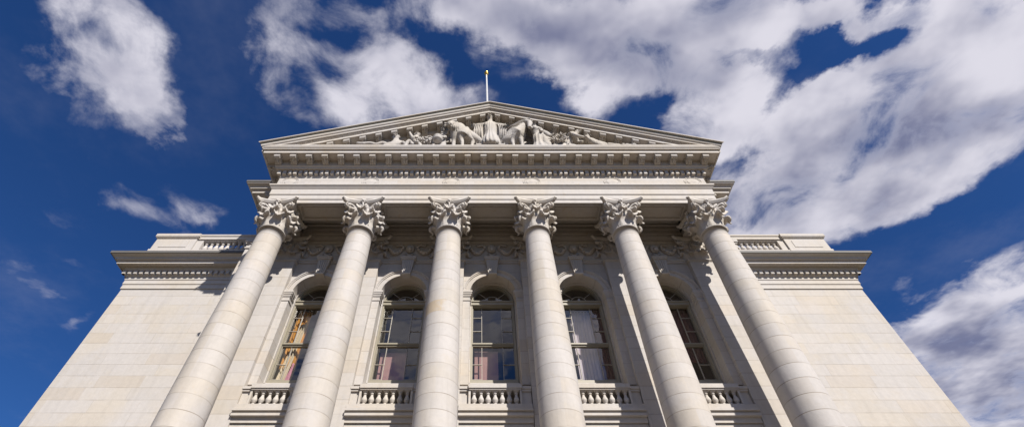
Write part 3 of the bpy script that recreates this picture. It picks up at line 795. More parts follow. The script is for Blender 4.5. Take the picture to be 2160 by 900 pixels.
    bm = B()
    b = .0085
    for x in (-.43, .36):
        box(bm, x - b, x + b, YG - .04, YG + .03, ZB + .06, 12.66); box(bm, x - b, x + b, YG - .04, YG + .03, 12.83, 14.54)
    for z in (14.07, 13.42, 11.93, 11.32):
        box(bm, -.79, -.43 - b, YG - .03, YG + .02, z - b, z + b); box(bm, .36 + b, .79, YG - .03, YG + .02, z - b, z + b)
    tube(bm, [(.33 * math.cos(math.pi * k / 16), YG, 14.86 + .33 * math.sin(math.pi * k / 16)) for k in range(17)], .014, 6)
    for a in (45, 90, 135):
        if a == 90: continue
        tube(bm, [(.34 * math.cos(R(a)), YG, 14.86 + .34 * math.sin(R(a))), (.79 * math.cos(R(a)), YG, 14.82 + .79 * math.sin(R(a)))], .012, 6)
    new_obj('glazing_bar', bm, M_MUNT, w)
    bm = B()
    for (x0, x1) in ((-.80, -.43), (-.43, .36), (.36, .80)):
        for (z0, z1) in ((ZB, 12.7), (12.72, 14.58)):
            tl = random.uniform(-.004, .004); V = [bm.verts.new(q) for q in ((x0, YG + tl, z0), (x1, YG - tl, z0), (x1, YG - tl, z1), (x0, YG + tl, z1))]; bm.faces.new(V)
    n = 24; V = [bm.verts.new((.80 * math.cos(math.pi * k / n), YG, 14.82 + .80 * math.sin(math.pi * k / n))) for k in range(n + 1)]; bm.faces.new(V)
    new_obj('pane', bm, M_GLASS, w)

    # balustrade below the sill
    ba = empty('window_balustrade', (xc - .02, 0, 0)); ba.parent = bld
    bm = B()
    box(bm, -.88, .88, 1.40, 1.81, 10.42, 10.57); box(bm, -.86, .86, 1.44, 1.78, 10.37, 10.42); box(bm, -.918, .918, 1.80, 2.22, 10.44, 10.74); box(bm, -.918, .918, 2.20, 2.52, 10.44, 11.08); box(bm, -.95, .95, 2.25, 2.4, 9.85, 10.44); box(bm, -.95, .95, 1.76, 2.3, 9.8, 9.94)
    for s in (-1, 1):
        a, b_ = sorted((s * .88, s * 1.2)); box(bm, a, b_, 1.48, 1.78, 10.43, 10.52); box(bm, a, b_, 1.52, 1.78, 10.36, 10.43); box(bm, a + .002, b_ - .002, 1.58, 1.78, 9.8, 10.36)
        a, b_ = sorted((s * .81, s * .88)); box(bm, a, b_, 1.48, 1.76, 9.86, 10.37)
    new_obj('rail', bm, M_TRIM, ba)
    bm = B()
    box(bm, -1.195, 1.195, 1.42, 1.78, 9.70, 9.86); box(bm, -1.2, 1.2, 1.36, 1.78, 9.61, 9.70); box(bm, -1.2, 1.2, 1.40, 1.78, 9.46, 9.54)
    box(bm, -1.2, 1.2, 1.44, 1.78, 9.54, 9.61)
    box(bm, -1.2, 1.2, 1.52, 1.78, 9.28, 9.46); box(bm, -1.2, 1.2, 1.58, 1.78, 9.10, 9.26); box(bm, -1.2, 1.2, 1.62, 1.78, 7.0, 9.08)
    new_obj('plinth', bm, M_TRIM, ba)
    pb = None
    for k in range(7):
        x = (k - 3) * .232
        if pb is None: pb = new_obj('baluster', baluster_bm(.51, 1.0), M_TRIM, ba, smooth=False, loc=(x, 1.57, 9.86))
        else: copy_tree(pb, ba, (x, 1.57, 9.86))
for i, xc in enumerate(bays): make_bay(xc, i)

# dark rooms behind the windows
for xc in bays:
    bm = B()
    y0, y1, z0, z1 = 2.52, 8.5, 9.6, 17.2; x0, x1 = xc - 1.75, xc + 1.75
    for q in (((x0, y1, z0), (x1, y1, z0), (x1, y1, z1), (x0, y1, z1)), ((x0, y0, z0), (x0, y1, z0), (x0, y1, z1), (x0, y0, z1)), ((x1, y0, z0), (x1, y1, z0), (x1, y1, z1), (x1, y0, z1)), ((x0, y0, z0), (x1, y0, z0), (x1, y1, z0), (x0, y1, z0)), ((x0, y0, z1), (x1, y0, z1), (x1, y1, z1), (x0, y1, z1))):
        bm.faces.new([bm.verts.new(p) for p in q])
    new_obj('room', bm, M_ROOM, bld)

# ---- curtains and blinds (things hanging behind the glass)
def hang(name, label, x0, x1, z0, z1, m, y=2.62, amp=.02, wl=.12, x0b=None, x1b=None, cat='curtain'):
    bm = B(); nx, nz = 60, 12; g_ = []
    for j in range(nz + 1):
        t = j / nz; z = z1 + (z0 - z1) * t
        a = x0 + ((x0b if x0b is not None else x0) - x0) * t; b = x1 + ((x1b if x1b is not None else x1) - x1) * t
        g_.append([(a + (b - a) * i / nx, y + amp * math.sin(2 * math.pi * (i / nx) * (x1 - x0) / wl + .6 * math.sin(5 * t)) + (.008 * math.sin(9 * t + i) if amp > .01 else 0), z) for i in range(nx + 1)])
    F = [[bm.verts.new(p) for p in r] for r in g_]; K = [[bm.verts.new((p[0], p[1] + .006, p[2])) for p in r] for r in g_]
    for j in range(nz):
        for i in range(nx): bm.faces.new((F[j][i], F[j][i + 1], F[j + 1][i + 1], F[j + 1][i])); bm.faces.new((K[j][i], K[j + 1][i], K[j + 1][i + 1], K[j][i + 1]))
    for j in range(nz): bm.faces.new((F[j][0], F[j + 1][0], K[j + 1][0], K[j][0])); bm.faces.new((F[j][nx], K[j][nx], K[j + 1][nx], F[j + 1][nx]))
    for i in range(nx): bm.faces.new((F[0][i], K[0][i], K[0][i + 1], F[0][i + 1])); bm.faces.new((F[nz][i], F[nz][i + 1], K[nz][i + 1], K[nz][i]))
    o = new_obj(name, bm, m, None, smooth=True)
    tag(o, label, cat); return o
hang('curtain', 'golden brocade curtain pulled to the left side of the leftmost window', -7.98, -7.40, 11.9, 14.6, M_GOLDC, 2.66, .05, .16)
hang('curtain', 'cream drape gathered in thick folds in front of the golden curtain in the leftmost window', -7.66, -7.46, 11.2, 13.9, M_WHITEC, 2.58, .045, .09, -7.95, -7.62)
hang('curtain', 'pink drape hanging low beside the cream drape in the leftmost window', -7.50, -7.44, 11.2, 12.1, M_PINK, 2.56, .03, .05, -7.62, -7.42)
hang('blind', 'small green blind hanging halfway down inside the leftmost window', -7.42, -6.5, 13.35, 13.95, M_GREEN, 2.9, .0, .3, cat='blind')
hang('blind', 'mauve blind filling the lower sash of the second window from the left', -4.3, -3.28, 11.1, 12.62, M_MAUVE, 2.64, .001, .9, cat='blind')
hang('blind', 'pink mauve blind in the lower left of the centre window', -.73, .16, 11.1, 12.66, M_MAUVE, 2.64, .001, .9, cat='blind')
hang('curtain', 'pale lilac sheer curtain across the middle of the fourth window', 3.15, 4.02, 11.1, 14.6, M_PALEC, 2.70, .02, .13)
hang('curtain', 'dark red curtain down the right edge of the fourth window', 3.98, 4.4, 11.1, 14.7, M_RED, 2.64, .03, .11)
hang('curtain', 'dark red curtain covering the upper part of the rightmost window', 6.9, 8.0, 12.2, 14.7, M_RED, 2.68, .03, .14)

# ---- wings
XW0, XW1, YWG = 10.93, 16.62, 3.26
WA = [(0, 16.36), (.045, 16.37), (.045, 16.60), (.03, 16.61), (.075, 16.62), (.075, 16.84), (.06, 16.85), (.10, 16.86), (.10, 17.02), (.12, 17.03), (.16, 17.07), (.16, 17.27), (.22, 17.28), (.27, 17.33), (.29, 17.38), (.29, 17.46), (.54, 17.46), (.54, 17.43), (.575, 17.43), (.575, 17.57), (.63, 17.572), (.63, 17.605), (.685, 17.608), (.69, 17.64), (.70, 17.69), (.715, 17.71), (.75, 17.735), (.80, 17.75), (.85, 17.775), (.875, 17.81), (.88, 17.84), (.90, 17.845), (.90, 17.90), (0, 17.96)]
for s in (-1, 1):
    x0, x1 = sorted((s * XW0, s * XW1))
    bm = B(); box(bm, x0, x1, YWG, 22, 0, 16.4)
    new_obj('wing_wall', bm, M_BLOCK, bld)
    bm = B(); sweep_corner(bm, x0, x1, YWG, 22, WA, left=(s < 0), right=(s > 0)); box(bm, x0, x1, YWG + .01, 21.9, 16.3, 17.9)
    wc = new_obj('wing_cornice', bm, M_TRIM, bld)
    bm = B(); a, b = sorted((s * (XW0 + .1), s * (XW1 + .2))); dentils(bm, a, b, YWG - .16, 17.08, 17.26, .15, .262, .12); box(bm, a, b, YWG - .172, YWG, 17.075, 17.265)
    dentils_y(bm, YWG - .2, YWG + 8, s * (XW1 + .16), 17.08, 17.26, s, .15, .262, .12)
    a, b = sorted((s * XW1, s * (XW1 + .172))); box(bm, a, b, YWG + .001, YWG + 8.2, 17.076, 17.264)
    new_obj('dentil_course', bm, M_TRIM, wc)
    bm = B(); a, b = sorted((s * (XW0 + .02), s * (XW1 + .905))); box(bm, a, b, YWG - .905, YWG + .1, 17.79, 17.92); new_obj('flashing', bm, M_FLASH, wc)
    # parapet
    ba = empty('roof_balustrade', (0, 0, 0)); ba.parent = bld
    YB = YWG + .0
    bm = B(); a, b = sorted((s * XW0, s * 14.62))
    box(bm, a, b, YB - .06, YB + .40, 17.9, 18.72); box(bm, a, b, YB - .10, YB + .44, 18.72, 18.82)
    box(bm, a, b, YB - .0, YB + .34, 19.56, 19.62); box(bm, a, b, YB - .06, YB + .40, 19.62, 19.82); box(bm, a, b, YB - .10, YB + .44, 19.82, 19.92)
    a, b = sorted((s * 14.30, s * 14.62)); box(bm, a, b, YB + .0, YB + .34, 18.8, 19.56)
    new_obj('rail', bm, M_TRIM, ba)
    bm = B(); a, b = sorted((s * 14.62, s * 16.62))
    box(bm, a, b, YB - .08, YB + 1.4, 17.9, 19.66); box(bm, a - .04, b + .04, YB - .12, YB + 1.44, 17.9, 18.86)
    box(bm, a + .32, b - .32, YB - .1, YB + .1, 19.02, 19.48)
    box(bm, a - .06, b + .06, YB - .14, YB + 1.46, 19.66, 19.72); box(bm, a - .10, b + .10, YB - .18, YB + 1.5, 19.72, 19.9); box(bm, a - .05, b - .0 if s > 0 else b + .05, YB - .10, YB + 1.45, 19.9, 19.99)
    new_obj('pedestal', bm, M_TRIM, ba)
    bm = B(); a, b = sorted((s * 16.5, s * 16.6)); box(bm, a, b, YB + 1.5, 20, 17.9, 19.6); new_obj('side_parapet', bm, M_TRIM, ba)
    pb = None
    for k in range(12):
        x = s * (14.16 - k * .272)
        if pb is None: pb = new_obj('baluster', baluster_bm(.74, 1.32), M_TRIM, ba, loc=(x, YB + .17, 18.82))
        else: copy_tree(pb, ba, (x, YB + .17, 18.82))

# ------------------------------------------------------------ flagpole
fp = empty('flagpole', (-.02, 2.0, 24.9)); tag(fp, 'white flagpole with gilded ball finial on the pediment roof ridge', 'flagpole')
bm = B(); lathe(bm, [(.14, 0), (.14, .5), (.095, .6), (.085, 4), (.05, 11.7)], 16); new_obj('pole', bm, M_POLE, fp, smooth=True)
bm = B(); ball(bm, (0, 0, 11.9), .18, 20); lathe(bm, [(.07, 11.6), (.12, 11.65), (.12, 11.72), (.05, 11.75)], 12); new_obj('ball_finial', bm, M_GOLD, fp, smooth=True)

#STATUES
# ------------------------------------------------------------ pediment sculpture (each figure a statue standing on the cornice)
SG = 'stone figures standing in the pediment'
CT = 20.955
def skin_fig(name, chains, parent=None, sub=2, rough=.0):
    """chains: lists of (x, y, z, r); equal points are welded so limbs join into one body"""
    verts = []; rad = []; edges = []; idx = {}
    for ch in chains:
        prev = None
        for (x, y, z, r) in ch:
            k = (round(x, 3), round(y, 3), round(z, 3))
            if k not in idx: idx[k] = len(verts); verts.append((x, y, z)); rad.append(r)
            i = idx[k]
            if prev is not None and prev != i: edges.append((prev, i))
            prev = i
    me = bpy.data.meshes.new(name); me.from_pydata(verts, edges, []); me.update()
    o = bpy.data.objects.new(name, me); col.objects.link(o)
    if parent: o.parent = parent
    md = o.modifiers.new('skin', 'SKIN'); md.use_smooth_shade = True
    if not me.skin_vertices: me.skin_vertices.new()
    sv = me.skin_vertices[0].data
    for i, r in enumerate(rad): sv[i].radius = (r, r); sv[i].use_root = (i == 0)
    sd_ = o.modifiers.new('smooth', 'SUBSURF'); sd_.levels = sub; sd_.render_levels = sub
    me.materials.append(M_STATUE)
    return o
def statue(label, loc): return tag(empty('pediment_statue', loc), label, 'statue', SG)
def L(chs, ox, oy, oz): return [[(x - ox, y - oy, z - oz, r) for x, y, z, r in c] for c in chs]
def robe(bm, cx, cy, z0, z1, r0, r1, nf=13, amp=.10, ph=0., sy=.8):
    prof = [(r0 + (r1 - r0) * (k / 10) ** .8 + (.04 * math.sin(k * .9)), z0 + (z1 - z0) * k / 10) for k in range(11)]
    n0 = len(bm.verts)
    lathe(bm, prof, 52, cx, cy, fold=lambda t, a: amp * (1 - .5 * t) * (math.sin(nf * a + ph + 1.2 * math.sin(3 * t)) + .4 * math.sin(2.3 * nf * a)))
    bm.verts.ensure_lookup_table()
    for v in bm.verts[n0:]: v.co.y = cy + (v.co.y - cy) * sy
def head_extras(bm, c, r, face=(0, -1, 0), hair=True):
    f = Vector(face).normalized(); s = f.cross(Vector((0, 0, 1))).normalized(); c = Vector(c)
    tube(bm, [c + f * r * .9 + Vector((0, 0, r * .25)), c + f * r * 1.2 - Vector((0, 0, r * .15))], [r * .12, r * .17], 6)
    ball(bm, c + f * r * .85 - Vector((0, 0, r * .5)), (r * .28, r * .2, r * .12), 6)
    for k in (-1, 1): ball(bm, c + f * r * .80 + s * k * r * .36 + Vector((0, 0, r * .12)), r * .17, 6); ball(bm, c + s * k * r * .95, (r * .16, r * .2, r * .25), 6)
def hair(bm, c, r):
    c = Vector(c)
    for i in range(70):
        a = random.uniform(0, 2 * math.pi); e = random.uniform(-.1, 1.45)
        d = Vector((math.cos(a) * math.cos(e), abs(math.sin(a)) * math.cos(e) * .9 - .1, math.sin(e)))
        ball(bm, c + d * r * .84, r * random.uniform(.14, .24), 6)

# central robed woman on her block
t = statue('tallest robed woman with outstretched cloak on a block at the centre of the pediment', (0, -.95, CT))
ox, oy, oz = 0, -.95, CT
bm = B(); box(bm, -.66, .63, -.16, .30, 0, .60); box(bm, -.70, .67, -.19, .30, .54, .62); new_obj('block', bm, M_STATUE, t)
b_ = skin_fig('body', L([[(0, -.9, 22.6, .30), (0, -.92, 23.3, .30), (0, -.95, 23.66, .30), (0, -.97, 23.92, .12), (0, -1.0, 24.08, .13), (0, -1.02, 24.30, .27), (0, -1.0, 24.46, .21)],
    [(0, -.95, 23.66, .30), (-.27, -.95, 23.64, .15), (-.55, -.98, 23.58, .105), (-.80, -1.0, 23.52, .08), (-.88, -1.02, 23.52, .06)],
    [(0, -.95, 23.66, .30), (.27, -.95, 23.64, .15), (.53, -.98, 23.58, .105), (.74, -1.0, 23.52, .08), (.82, -1.02, 23.52, .06)]], ox, oy, oz), t)
bm = B(); robe(bm, 0, 0, .6, 2.75, .46, .25, 15, .12); new_obj('robe', bm, M_STATUE, t, smooth=True)
bm = B(); head_extras(bm, (0, -.08, 3.33), .24); hair(bm, (0, -.02, 3.36), .24); new_obj('hair', bm, M_STATUE, t, smooth=True)
bm = B()
for s, xe in ((-1, .84), (1, .78)):
    nx, nz = 36, 14; F = []
    for j in range(nz + 1):
        q = j / nz; zz_ = 2.72 - q * (2.08)
        F.append([bm.verts.new((s * (.16 + (xe - .16) * i / nx) * (1 - .1 * q), -.02 + .09 * math.sin(i / nx * 24 + q * 2) * (.3 + q) + .05 * math.sin(i * 1.9), zz_ - (.16 * math.sin(i / nx * 9) * q) + (.06 if i > nx - 3 else 0))) for i in range(nx + 1)])
    K = [[bm.verts.new((v.co.x, v.co.y + .07, v.co.z)) for v in r] for r in F]
    for j in range(nz):
        for i in range(nx): bm.faces.new((F[j][i], F[j][i + 1], F[j + 1][i + 1], F[j + 1][i])); bm.faces.new((K[j][i], K[j + 1][i], K[j + 1][i + 1], K[j][i + 1]))
    for r1, r2 in ((F[0], K[0]), (F[-1], K[-1])):
        for i in range(nx): bm.faces.new((r1[i], r1[i + 1], r2[i + 1], r2[i]))
tube(bm, [(-.88, -.02, 2.66), (-.6, -.03, 2.76), (0, -.02, 2.80), (.55, -.03, 2.76), (.82, -.02, 2.66)], .045, 8)
for s in (-1, 1):
    for k in range(5): tube(bm, [(s * (.42 + .085 * k), -.12, 2.55), (s * (.46 + .085 * k), -.16, 1.9), (s * (.44 + .08 * k), -.1, .95)], [.03, .045, .03], 6)
new_obj('cloak', bm, M_STATUE, t, smooth=True)

# ox
ox, oy = -1.3, -.95
t = statue('stout carved ox with lowered head just left of the central robed woman', (ox, oy, CT))
skin_fig('body', L([[(-.68, -.84, 22.36, .48), (-.88, -.88, 22.36, .54), (-1.12, -.92, 22.38, .54), (-1.42, -1.0, 22.55, .56), (-1.66, -1.10, 22.82, .46), (-1.84, -1.18, 23.06, .33), (-1.98, -1.28, 23.16, .23), (-1.99, -1.40, 22.98, .20), (-1.97, -1.47, 22.78, .14), (-1.95, -1.50, 22.64, .145)],
    [(-.68, -.84, 22.36, .48), (-.60, -.84, 21.8, .17), (-.66, -.80, 21.6, .09), (-.60, -.84, 21.25, .07), (-.60, -.90, 20.98, .10)],
    [(-.88, -.88, 22.36, .54), (-.86, -1.08, 21.8, .12), (-.90, -1.1, 21.5, .08), (-.88, -1.12, 20.98, .09)],
    [(-1.42, -1.0, 22.55, .56), (-1.40, -1.14, 21.85, .14), (-1.36, -1.2, 21.6, .09), (-1.34, -1.22, 20.98, .09)],
    [(-1.66, -1.10, 22.82, .46), (-1.72, -1.12, 22.1, .2), (-1.78, -1.05, 21.9, .11), (-1.78, -1.05, 20.98, .09)]], ox, oy, CT), t)
bm = B()
for q in range(5): tube(bm, [(-.20 - .09 * q, -.40 - .03 * q, 1.95), (-.24 - .09 * q, -.50 - .02 * q, 1.65), (-.28 - .08 * q, -.42, 1.30 + .04 * q)], [.03, .05, .03], 6)
for q in range(5): tube(bm, [(.12 + .08 * q, -.30, 1.62), (.10 + .08 * q, -.36, 1.45), (.12 + .09 * q, -.30, 1.28)], [.02, .03, .02], 6)
new_obj('dewlap', bm, M_STATUE, t, smooth=True)
bm = B()
for q in (-1, 1): ball(bm, (-.69 + q * .17, -.42, 2.12), (.05, .04, .04), 8); ball(bm, (-.65 + q * .06, -.63, 1.68), (.035, .03, .03), 6)
ball(bm, (-.69, -.40, 2.26), (.16, .08, .08), 8)
new_obj('face', bm, M_STATUE, t, smooth=True)
bm = B()
tube(bm, [(-.42 - .3, -.22, 2.30), (-.98, -.25, 2.42), (-1.02, -.25, 2.62), (-.93, -.27, 2.72)], [.075, .065, .045, .02], 8)
tube(bm, [(-.55, -.20, 2.30), (-.42, -.22, 2.40), (-.36, -.22, 2.58), (-.43, -.24, 2.70)], [.075, .065, .045, .02], 8)
new_obj('horn', bm, M_STATUE, t, smooth=True)
bm = B(); ball(bm, (-.42, -.20, 2.22), (.14, .06, .07), 8); ball(bm, (-.93, -.25, 2.18), (.12, .06, .07), 8); new_obj('ear', bm, M_STATUE, t, smooth=True)

# attendant between ox and centre
t = statue('head of a smaller horned calf looking out behind the ox, beside the central cloak', (-.72, -.62, CT))
skin_fig('body', L([[(-.75, -.62, 20.98, .3), (-.74, -.62, 22.3, .26), (-.72, -.66, 23.0, .20), (-.60, -.85, 22.98, .17), (-.56, -.98, 22.7, .10), (-.55, -1.0, 22.55, .09)], [(-.72, -.66, 23.0, .20), (-.9, -.7, 23.08, .06)]], -.72, -.62, CT), t)

# woman behind the ox
t = statue('slim standing woman half hidden behind the head of the ox', (-2.42, -.75, CT))
skin_fig('body', L([[(-2.36, -.75, 20.98, .3), (-2.36, -.75, 22.2, .2), (-2.36, -.78, 22.8, .19), (-2.40, -.85, 23.05, .09), (-2.42, -.9, 23.20, .09), (-2.43, -.92, 23.36, .17), (-2.43, -.9, 23.47, .14)],
    [(-2.36, -.78, 22.8, .19), (-2.2, -.9, 22.85, .10), (-2.1, -1.05, 22.6, .07), (-2.05, -1.2, 22.7, .05)]], -2.42, -.75, CT), t)
bm = B(); head_extras(bm, (-.01, -.19, 2.41), .17); hair(bm, (-.01, -.15, 2.45), .18); new_obj('hair', bm, M_STATUE, t, smooth=True)
# woman with basket
t = statue('stooping woman holding a round basket at the forelegs of the ox', (-2.5, -1.0, CT))
skin_fig('body', L([[(-2.35, -.95, 21.0, .32), (-2.38, -.95, 21.6, .3), (-2.45, -.98, 22.1, .25), (-2.5, -1.0, 22.35, .12), (-2.52, -1.05, 22.5, .16)], [(-2.45, -.98, 22.1, .25), (-2.25, -1.15, 22.2, .09), (-2.15, -1.3, 21.9, .07), (-2.3, -1.4, 21.7, .06)],
   [(-2.45, -.98, 22.1, .25), (-2.72, -1.15, 22.1, .09), (-2.78, -1.3, 21.8, .07), (-2.6, -1.4, 21.65, .06)]], -2.5, -1.0, CT), t)
bm = B(); lathe(bm, [(.12, .45), (.22, .55), (.25, .75), (.22, .82), (.18, .8), (.1, .9)], 18, -.02, -.35); new_obj('basket', bm, M_STATUE, t)
# child with jar
t = statue('small child holding a ring shaped wreath to the left of the stooping woman', (-2.95, -1.0, CT))
skin_fig('body', L([[(-2.92, -.95, 21.0, .2), (-2.92, -.97, 21.5, .18), (-2.93, -1.0, 21.85, .16), (-2.94, -1.02, 22.0, .08), (-2.95, -1.05, 22.17, .14)], [(-2.93, -1.0, 21.85, .16), (-3.08, -1.1, 21.8, .06), (-3.1, -1.2, 21.95, .05)]], -2.95, -1.0, CT), t)
bm = B(); tube(bm, [(.0 + .13 * math.cos(k / 10 * 2 * math.pi), -.22, 1.0 + .13 * math.sin(k / 10 * 2 * math.pi)) for k in range(11)], .04, 8); new_obj('wreath', bm, M_STATUE, t)
# pile of crates and fruit
t = statue('low pile of carved crates, sheaves and fruit between the kneeling man and the child', (-3.25, -1.0, CT))
bm = B()
for (x, z, w, h) in ((-.28, .75, .12, .34), (.0, .8, .13, .42), (.24, .85, .13, .46)):
    box(bm, x - w, x + w, .05, .3, 0, z + h - .1)
for k in range(60): ball(bm, (random.uniform(-.42, .4), random.uniform(-.35, 0), random.uniform(.45, .95)), random.uniform(.04, .09), 8)
new_obj('pile', bm, M_STATUE, t, smooth=True)
# kneeling man with ring
t = statue('kneeling man raising a ring on his bent arm, second figure from the left end', (-3.7, -1.0, CT))
skin_fig('body', L([[(-3.62, -.95, 21.3, .2), (-3.60, -.97, 21.8, .18), (-3.64, -1.0, 22.2, .2), (-3.62, -1.02, 22.36, .09), (-3.60, -1.05, 22.52, .16), (-3.6, -1.03, 22.6, .13)],
    [(-3.64, -1.0, 22.2, .2), (-3.82, -1.05, 22.28, .10), (-3.93, -1.1, 22.5, .075), (-3.98, -1.12, 22.68, .055)],
    [(-3.64, -1.0, 22.2, .2), (-3.44, -1.08, 22.1, .09), (-3.36, -1.2, 21.8, .07), (-3.42, -1.3, 21.6, .06)],
    [(-3.62, -.95, 21.3, .2), (-3.9, -1.2, 21.75, .13), (-4.0, -1.2, 21.4, .10), (-4.02, -1.22, 21.0, .08)],
    [(-3.62, -.95, 21.3, .2), (-3.4, -1.2, 21.5, .13), (-3.3, -1.2, 21.2, .10), (-3.25, -1.22, 21.0, .08)]], -3.7, -1.0, CT), t)
bm = B(); tube(bm, [(-.32 + .12 * math.cos(k / 12 * 2 * math.pi), -.12, 1.86 + .15 * math.sin(k / 12 * 2 * math.pi)) for k in range(13)], .045, 8); new_obj('ring', bm, M_STATUE, t)
bm = B(); hair(bm, (.1, -.03, 1.64), .16); head_extras(bm, (.1, -.05, 1.6), .15); new_obj('hair', bm, M_STATUE, t, smooth=True)
# reclining left
t = statue('reclining figure with upright head and legs stretched to the left end of the pediment', (-4.6, -1.0, CT))
skin_fig('body', L([[(-4.62, -1.0, 22.44, .17), (-4.62, -1.03, 22.3, .21), (-4.58, -1.0, 22.08, .10), (-4.52, -.98, 21.82, .24), (-4.62, -1.0, 21.45, .24), (-4.85, -1.02, 21.3, .24), (-5.15, -1.1, 21.62, .16), (-5.4, -1.1, 21.45, .13), (-5.75, -1.1, 21.62, .12), (-6.1, -1.12, 21.55, .10), (-6.4, -1.15, 21.58, .08)],
    [(-4.52, -.98, 21.82, .24), (-4.22, -1.02, 21.82, .12), (-4.08, -1.1, 21.6, .09), (-4.05, -1.15, 21.3, .07)],
    [(-4.85, -1.02, 21.3, .24), (-5.3, -1.0, 21.3, .15), (-5.8, -1.0, 21.4, .12), (-6.2, -1.0, 21.45, .08)]], -4.6, -1.0, CT), t)
bm = B(); hair(bm, (-.02, 0, 1.44), .2); head_extras(bm, (-.02, -.04, 1.36), .2); new_obj('hair', bm, M_STATUE, t, smooth=True)
# horse
ox, oy = 1.3, -.95
t = statue('large carved horse with arched neck and lowered head right of the central robed woman', (ox, oy, CT))
HN = [(1.14, -.97, 22.55, .50), (1.34, -1.0, 22.82, .44), (1.52, -1.05, 23.12, .35), (1.72, -1.12, 23.36, .26), (1.90, -1.2, 23.44, .18)]
skin_fig('body', L([[(.82, -.88, 22.32, .46), (.98, -.93, 22.38, .50)] + HN + [(1.95, -1.32, 23.18, .165), (1.91, -1.42, 22.82, .12), (1.88, -1.47, 22.58, .10), (1.87, -1.48, 22.46, .10)],
    [(.82, -.88, 22.32, .46), (.76, -.9, 21.8, .15), (.82, -.9, 21.5, .08), (.78, -.95, 21.0, .09)],
    [(.98, -.93, 22.38, .50), (1.0, -1.12, 21.8, .12), (1.06, -1.15, 21.5, .075), (1.06, -1.18, 21.0, .09)],
    [(1.34, -1.0, 22.82, .44), (1.42, -1.08, 22.1, .16), (1.48, -1.1, 21.7, .09), (1.46, -1.1, 21.0, .09)],
    [(1.90, -1.2, 23.44, .18), (1.83, -1.22, 23.66, .05), (1.82, -1.22, 23.76, .03)],
    [(1.90, -1.2, 23.44, .18), (2.0, -1.22, 23.64, .05), (2.02, -1.22, 23.74, .03)]], ox, oy, CT), t)
bm = B()
for k in range(11):
    q = k / 10 * 3.7 + .25; i = min(int(q), 3); f = q - i
    c = Vector(HN[i][:3]).lerp(Vector(HN[i + 1][:3]), f) - Vector((ox, oy, CT)); rr = HN[i][3] * (1 - f) + HN[i + 1][3] * f
    d = (Vector(HN[i + 1][:3]) - Vector(HN[i][:3])).normalized(); up_ = Vector((-d.z, 0, d.x)).normalized()
    tube(bm, [c + up_ * (rr * .98 * math.cos(ph)) + Vector((0, -1, 0)) * (rr * .98 * math.sin(ph)) + d * (.06 * ph) for ph in (-.3, .1, .5, .9, 1.3, 1.65)], [.03, .04, .042, .04, .035, .02], 6)
new_obj('mane', bm, M_STATUE, t, smooth=True)
bm = B()
for q in (-1, 1): ball(bm, (.65 + q * .12, -.46, 2.26), (.04, .04, .04), 8); ball(bm, (.57 + q * .05, -.60, 1.50), (.03, .03, .03), 6)
new_obj('face', bm, M_STATUE, t, smooth=True)
# robed woman right of the horse
t = statue('robed woman with bent head standing between the two horses', (2.3, -1.0, CT))
skin_fig('body', L([[(2.3, -.95, 22.3, .2), (2.28, -.97, 22.8, .22), (2.25, -1.0, 23.1, .22), (2.24, -1.03, 23.28, .09), (2.24, -1.06, 23.42, .14), (2.25, -1.04, 23.54, .12)],
    [(2.25, -1.0, 23.1, .22), (2.02, -1.15, 23.05, .09), (1.98, -1.3, 22.75, .07)], [(2.25, -1.0, 23.1, .22), (2.48, -1.12, 22.95, .10), (2.52, -1.25, 22.55, .08), (2.38, -1.35, 22.4, .06)]], 2.3, -1.0, CT), t)
bm = B(); robe(bm, .06, 0, 0, 1.55, .46, .24, 11, .10); new_obj('robe', bm, M_STATUE, t, smooth=True)
bm = B(); hair(bm, (-.05, -.03, 2.55), .15); head_extras(bm, (-.05, -.06, 2.5), .14); new_obj('hair', bm, M_STATUE, t, smooth=True)
# second horse
t = statue('second horse head turned down to the right behind the robed woman', (2.6, -.75, CT))
skin_fig('body', L([[(2.35, -.7, 21.0, .35), (2.4, -.7, 22.3, .34), (2.48, -.72, 22.95, .30), (2.68, -.85, 22.98, .22), (2.84, -.98, 22.62, .15), (2.93, -1.05, 22.32, .11)], [(2.48, -.72, 22.95, .30), (2.5, -.75, 23.3, .04)]], 2.6, -.75, CT), t)
# kneeling child
t = statue('crouching draped child at the feet of the robed woman by the second horse', (2.62, -1.1, CT))
skin_fig('body', L([[(2.65, -1.1, 21.0, .28), (2.64, -1.1, 21.5, .26), (2.6, -1.12, 21.95, .2), (2.56, -1.14, 22.15, .09), (2.54, -1.15, 22.33, .15)], [(2.6, -1.12, 21.95, .2), (2.82, -1.2, 21.85, .1), (2.95, -1.25, 21.5, .08)]], 2.62, -1.1, CT), t)
# sheaves
t = statue('low heap of carved sheaves and leaves between the second horse and the crouching man', (3.2, -1.0, CT))
bm = B()
for k in range(90):
    x = random.uniform(-.42, .42); z = random.uniform(.5, 1.15 - .35 * abs(x)); y = random.uniform(-.35, .02); a = random.uniform(-1.3, 1.3)
    tube(bm, [(x, y, z), (x + .09 * math.sin(a), y - .05, z + .08 * math.cos(a)), (x + .17 * math.sin(a), y - .11, z + .12 * math.cos(a))], [.03, .055, .012], 6)
box(bm, -.42, .42, -.2, .25, 0, .6)
new_obj('sheaf', bm, M_STATUE, t, smooth=True)
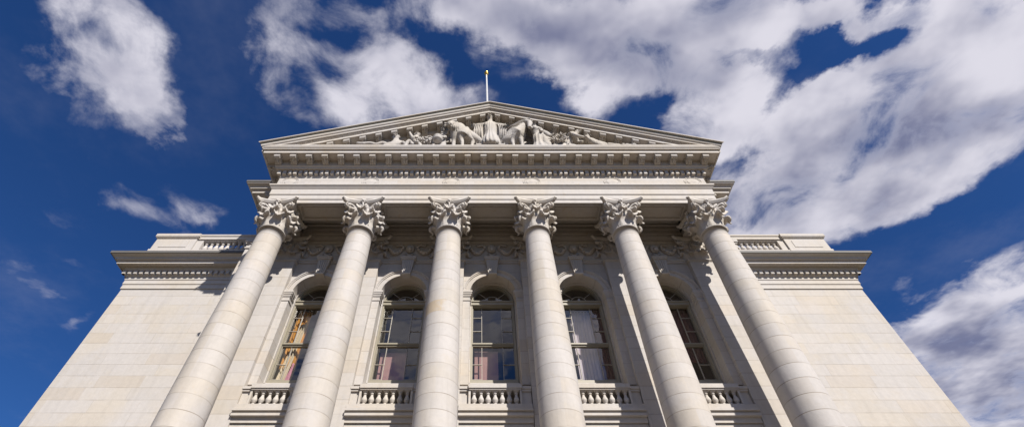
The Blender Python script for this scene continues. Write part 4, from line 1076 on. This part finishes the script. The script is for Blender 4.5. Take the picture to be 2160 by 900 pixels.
# crouching man
t = statue('bare crouching man leaning forward on his arm, left of the last reclining woman', (3.95, -1.0, CT))
skin_fig('body', L([[(3.58, -.95, 21.3, .26), (3.66, -.97, 21.85, .27), (3.82, -1.0, 22.2, .27), (4.02, -1.02, 22.38, .25), (4.17, -1.06, 22.5, .11), (4.30, -1.1, 22.66, .19), (4.31, -1.1, 22.80, .15)],
    [(4.02, -1.02, 22.38, .25), (3.95, -1.3, 22.2, .13), (4.0, -1.42, 21.85, .10), (4.22, -1.42, 21.72, .08), (4.42, -1.38, 21.76, .06)],
    [(4.02, -1.02, 22.38, .25), (4.25, -.85, 22.1, .11), (4.4, -1.1, 21.8, .08)],
    [(3.58, -.95, 21.3, .26), (3.9, -1.2, 21.2, .15), (4.0, -1.25, 21.0, .1)]], 3.95, -1.0, CT), t)
bm = B(); head_extras(bm, (.36, -.1, 1.72), .18, (.5, -1, -.3)); new_obj('face', bm, M_STATUE, t, smooth=True)
# reclining woman right
t = statue('reclining woman with curled hair facing the crouching man near the right end', (4.9, -1.0, CT))
skin_fig('body', L([[(4.70, -1.02, 22.50, .16), (4.69, -1.04, 22.36, .19), (4.68, -1.02, 22.12, .09), (4.72, -1.0, 21.88, .2), (4.95, -1.0, 21.72, .22), (5.2, -1.02, 21.6, .22), (5.5, -1.08, 21.5, .15), (5.8, -1.1, 21.45, .12), (6.15, -1.1, 21.45, .08)],
    [(4.72, -1.0, 21.88, .2), (4.6, -1.25, 21.85, .09), (4.48, -1.35, 21.95, .07)],
    [(5.2, -1.02, 21.6, .22), (5.5, -.95, 21.2, .15), (5.9, -.95, 21.1, .1)]], 4.9, -1.0, CT), t)
bm = B(); hair(bm, (-.2, 0, 1.50), .19); head_extras(bm, (-.21, -.05, 1.42), .18, (-.6, -1, 0)); new_obj('hair', bm, M_STATUE, t, smooth=True)
# small bundle
t = statue('small carved bundle lying alone at the right end of the pediment figures', (6.5, -1.0, CT))
bm = B()
for k in range(16): ball(bm, (random.uniform(-.3, .3), random.uniform(-.2, .1), random.uniform(.1, .62)), (random.uniform(.08, .16), .1, .09), 7)
new_obj('bundle', bm, M_STATUE, t)
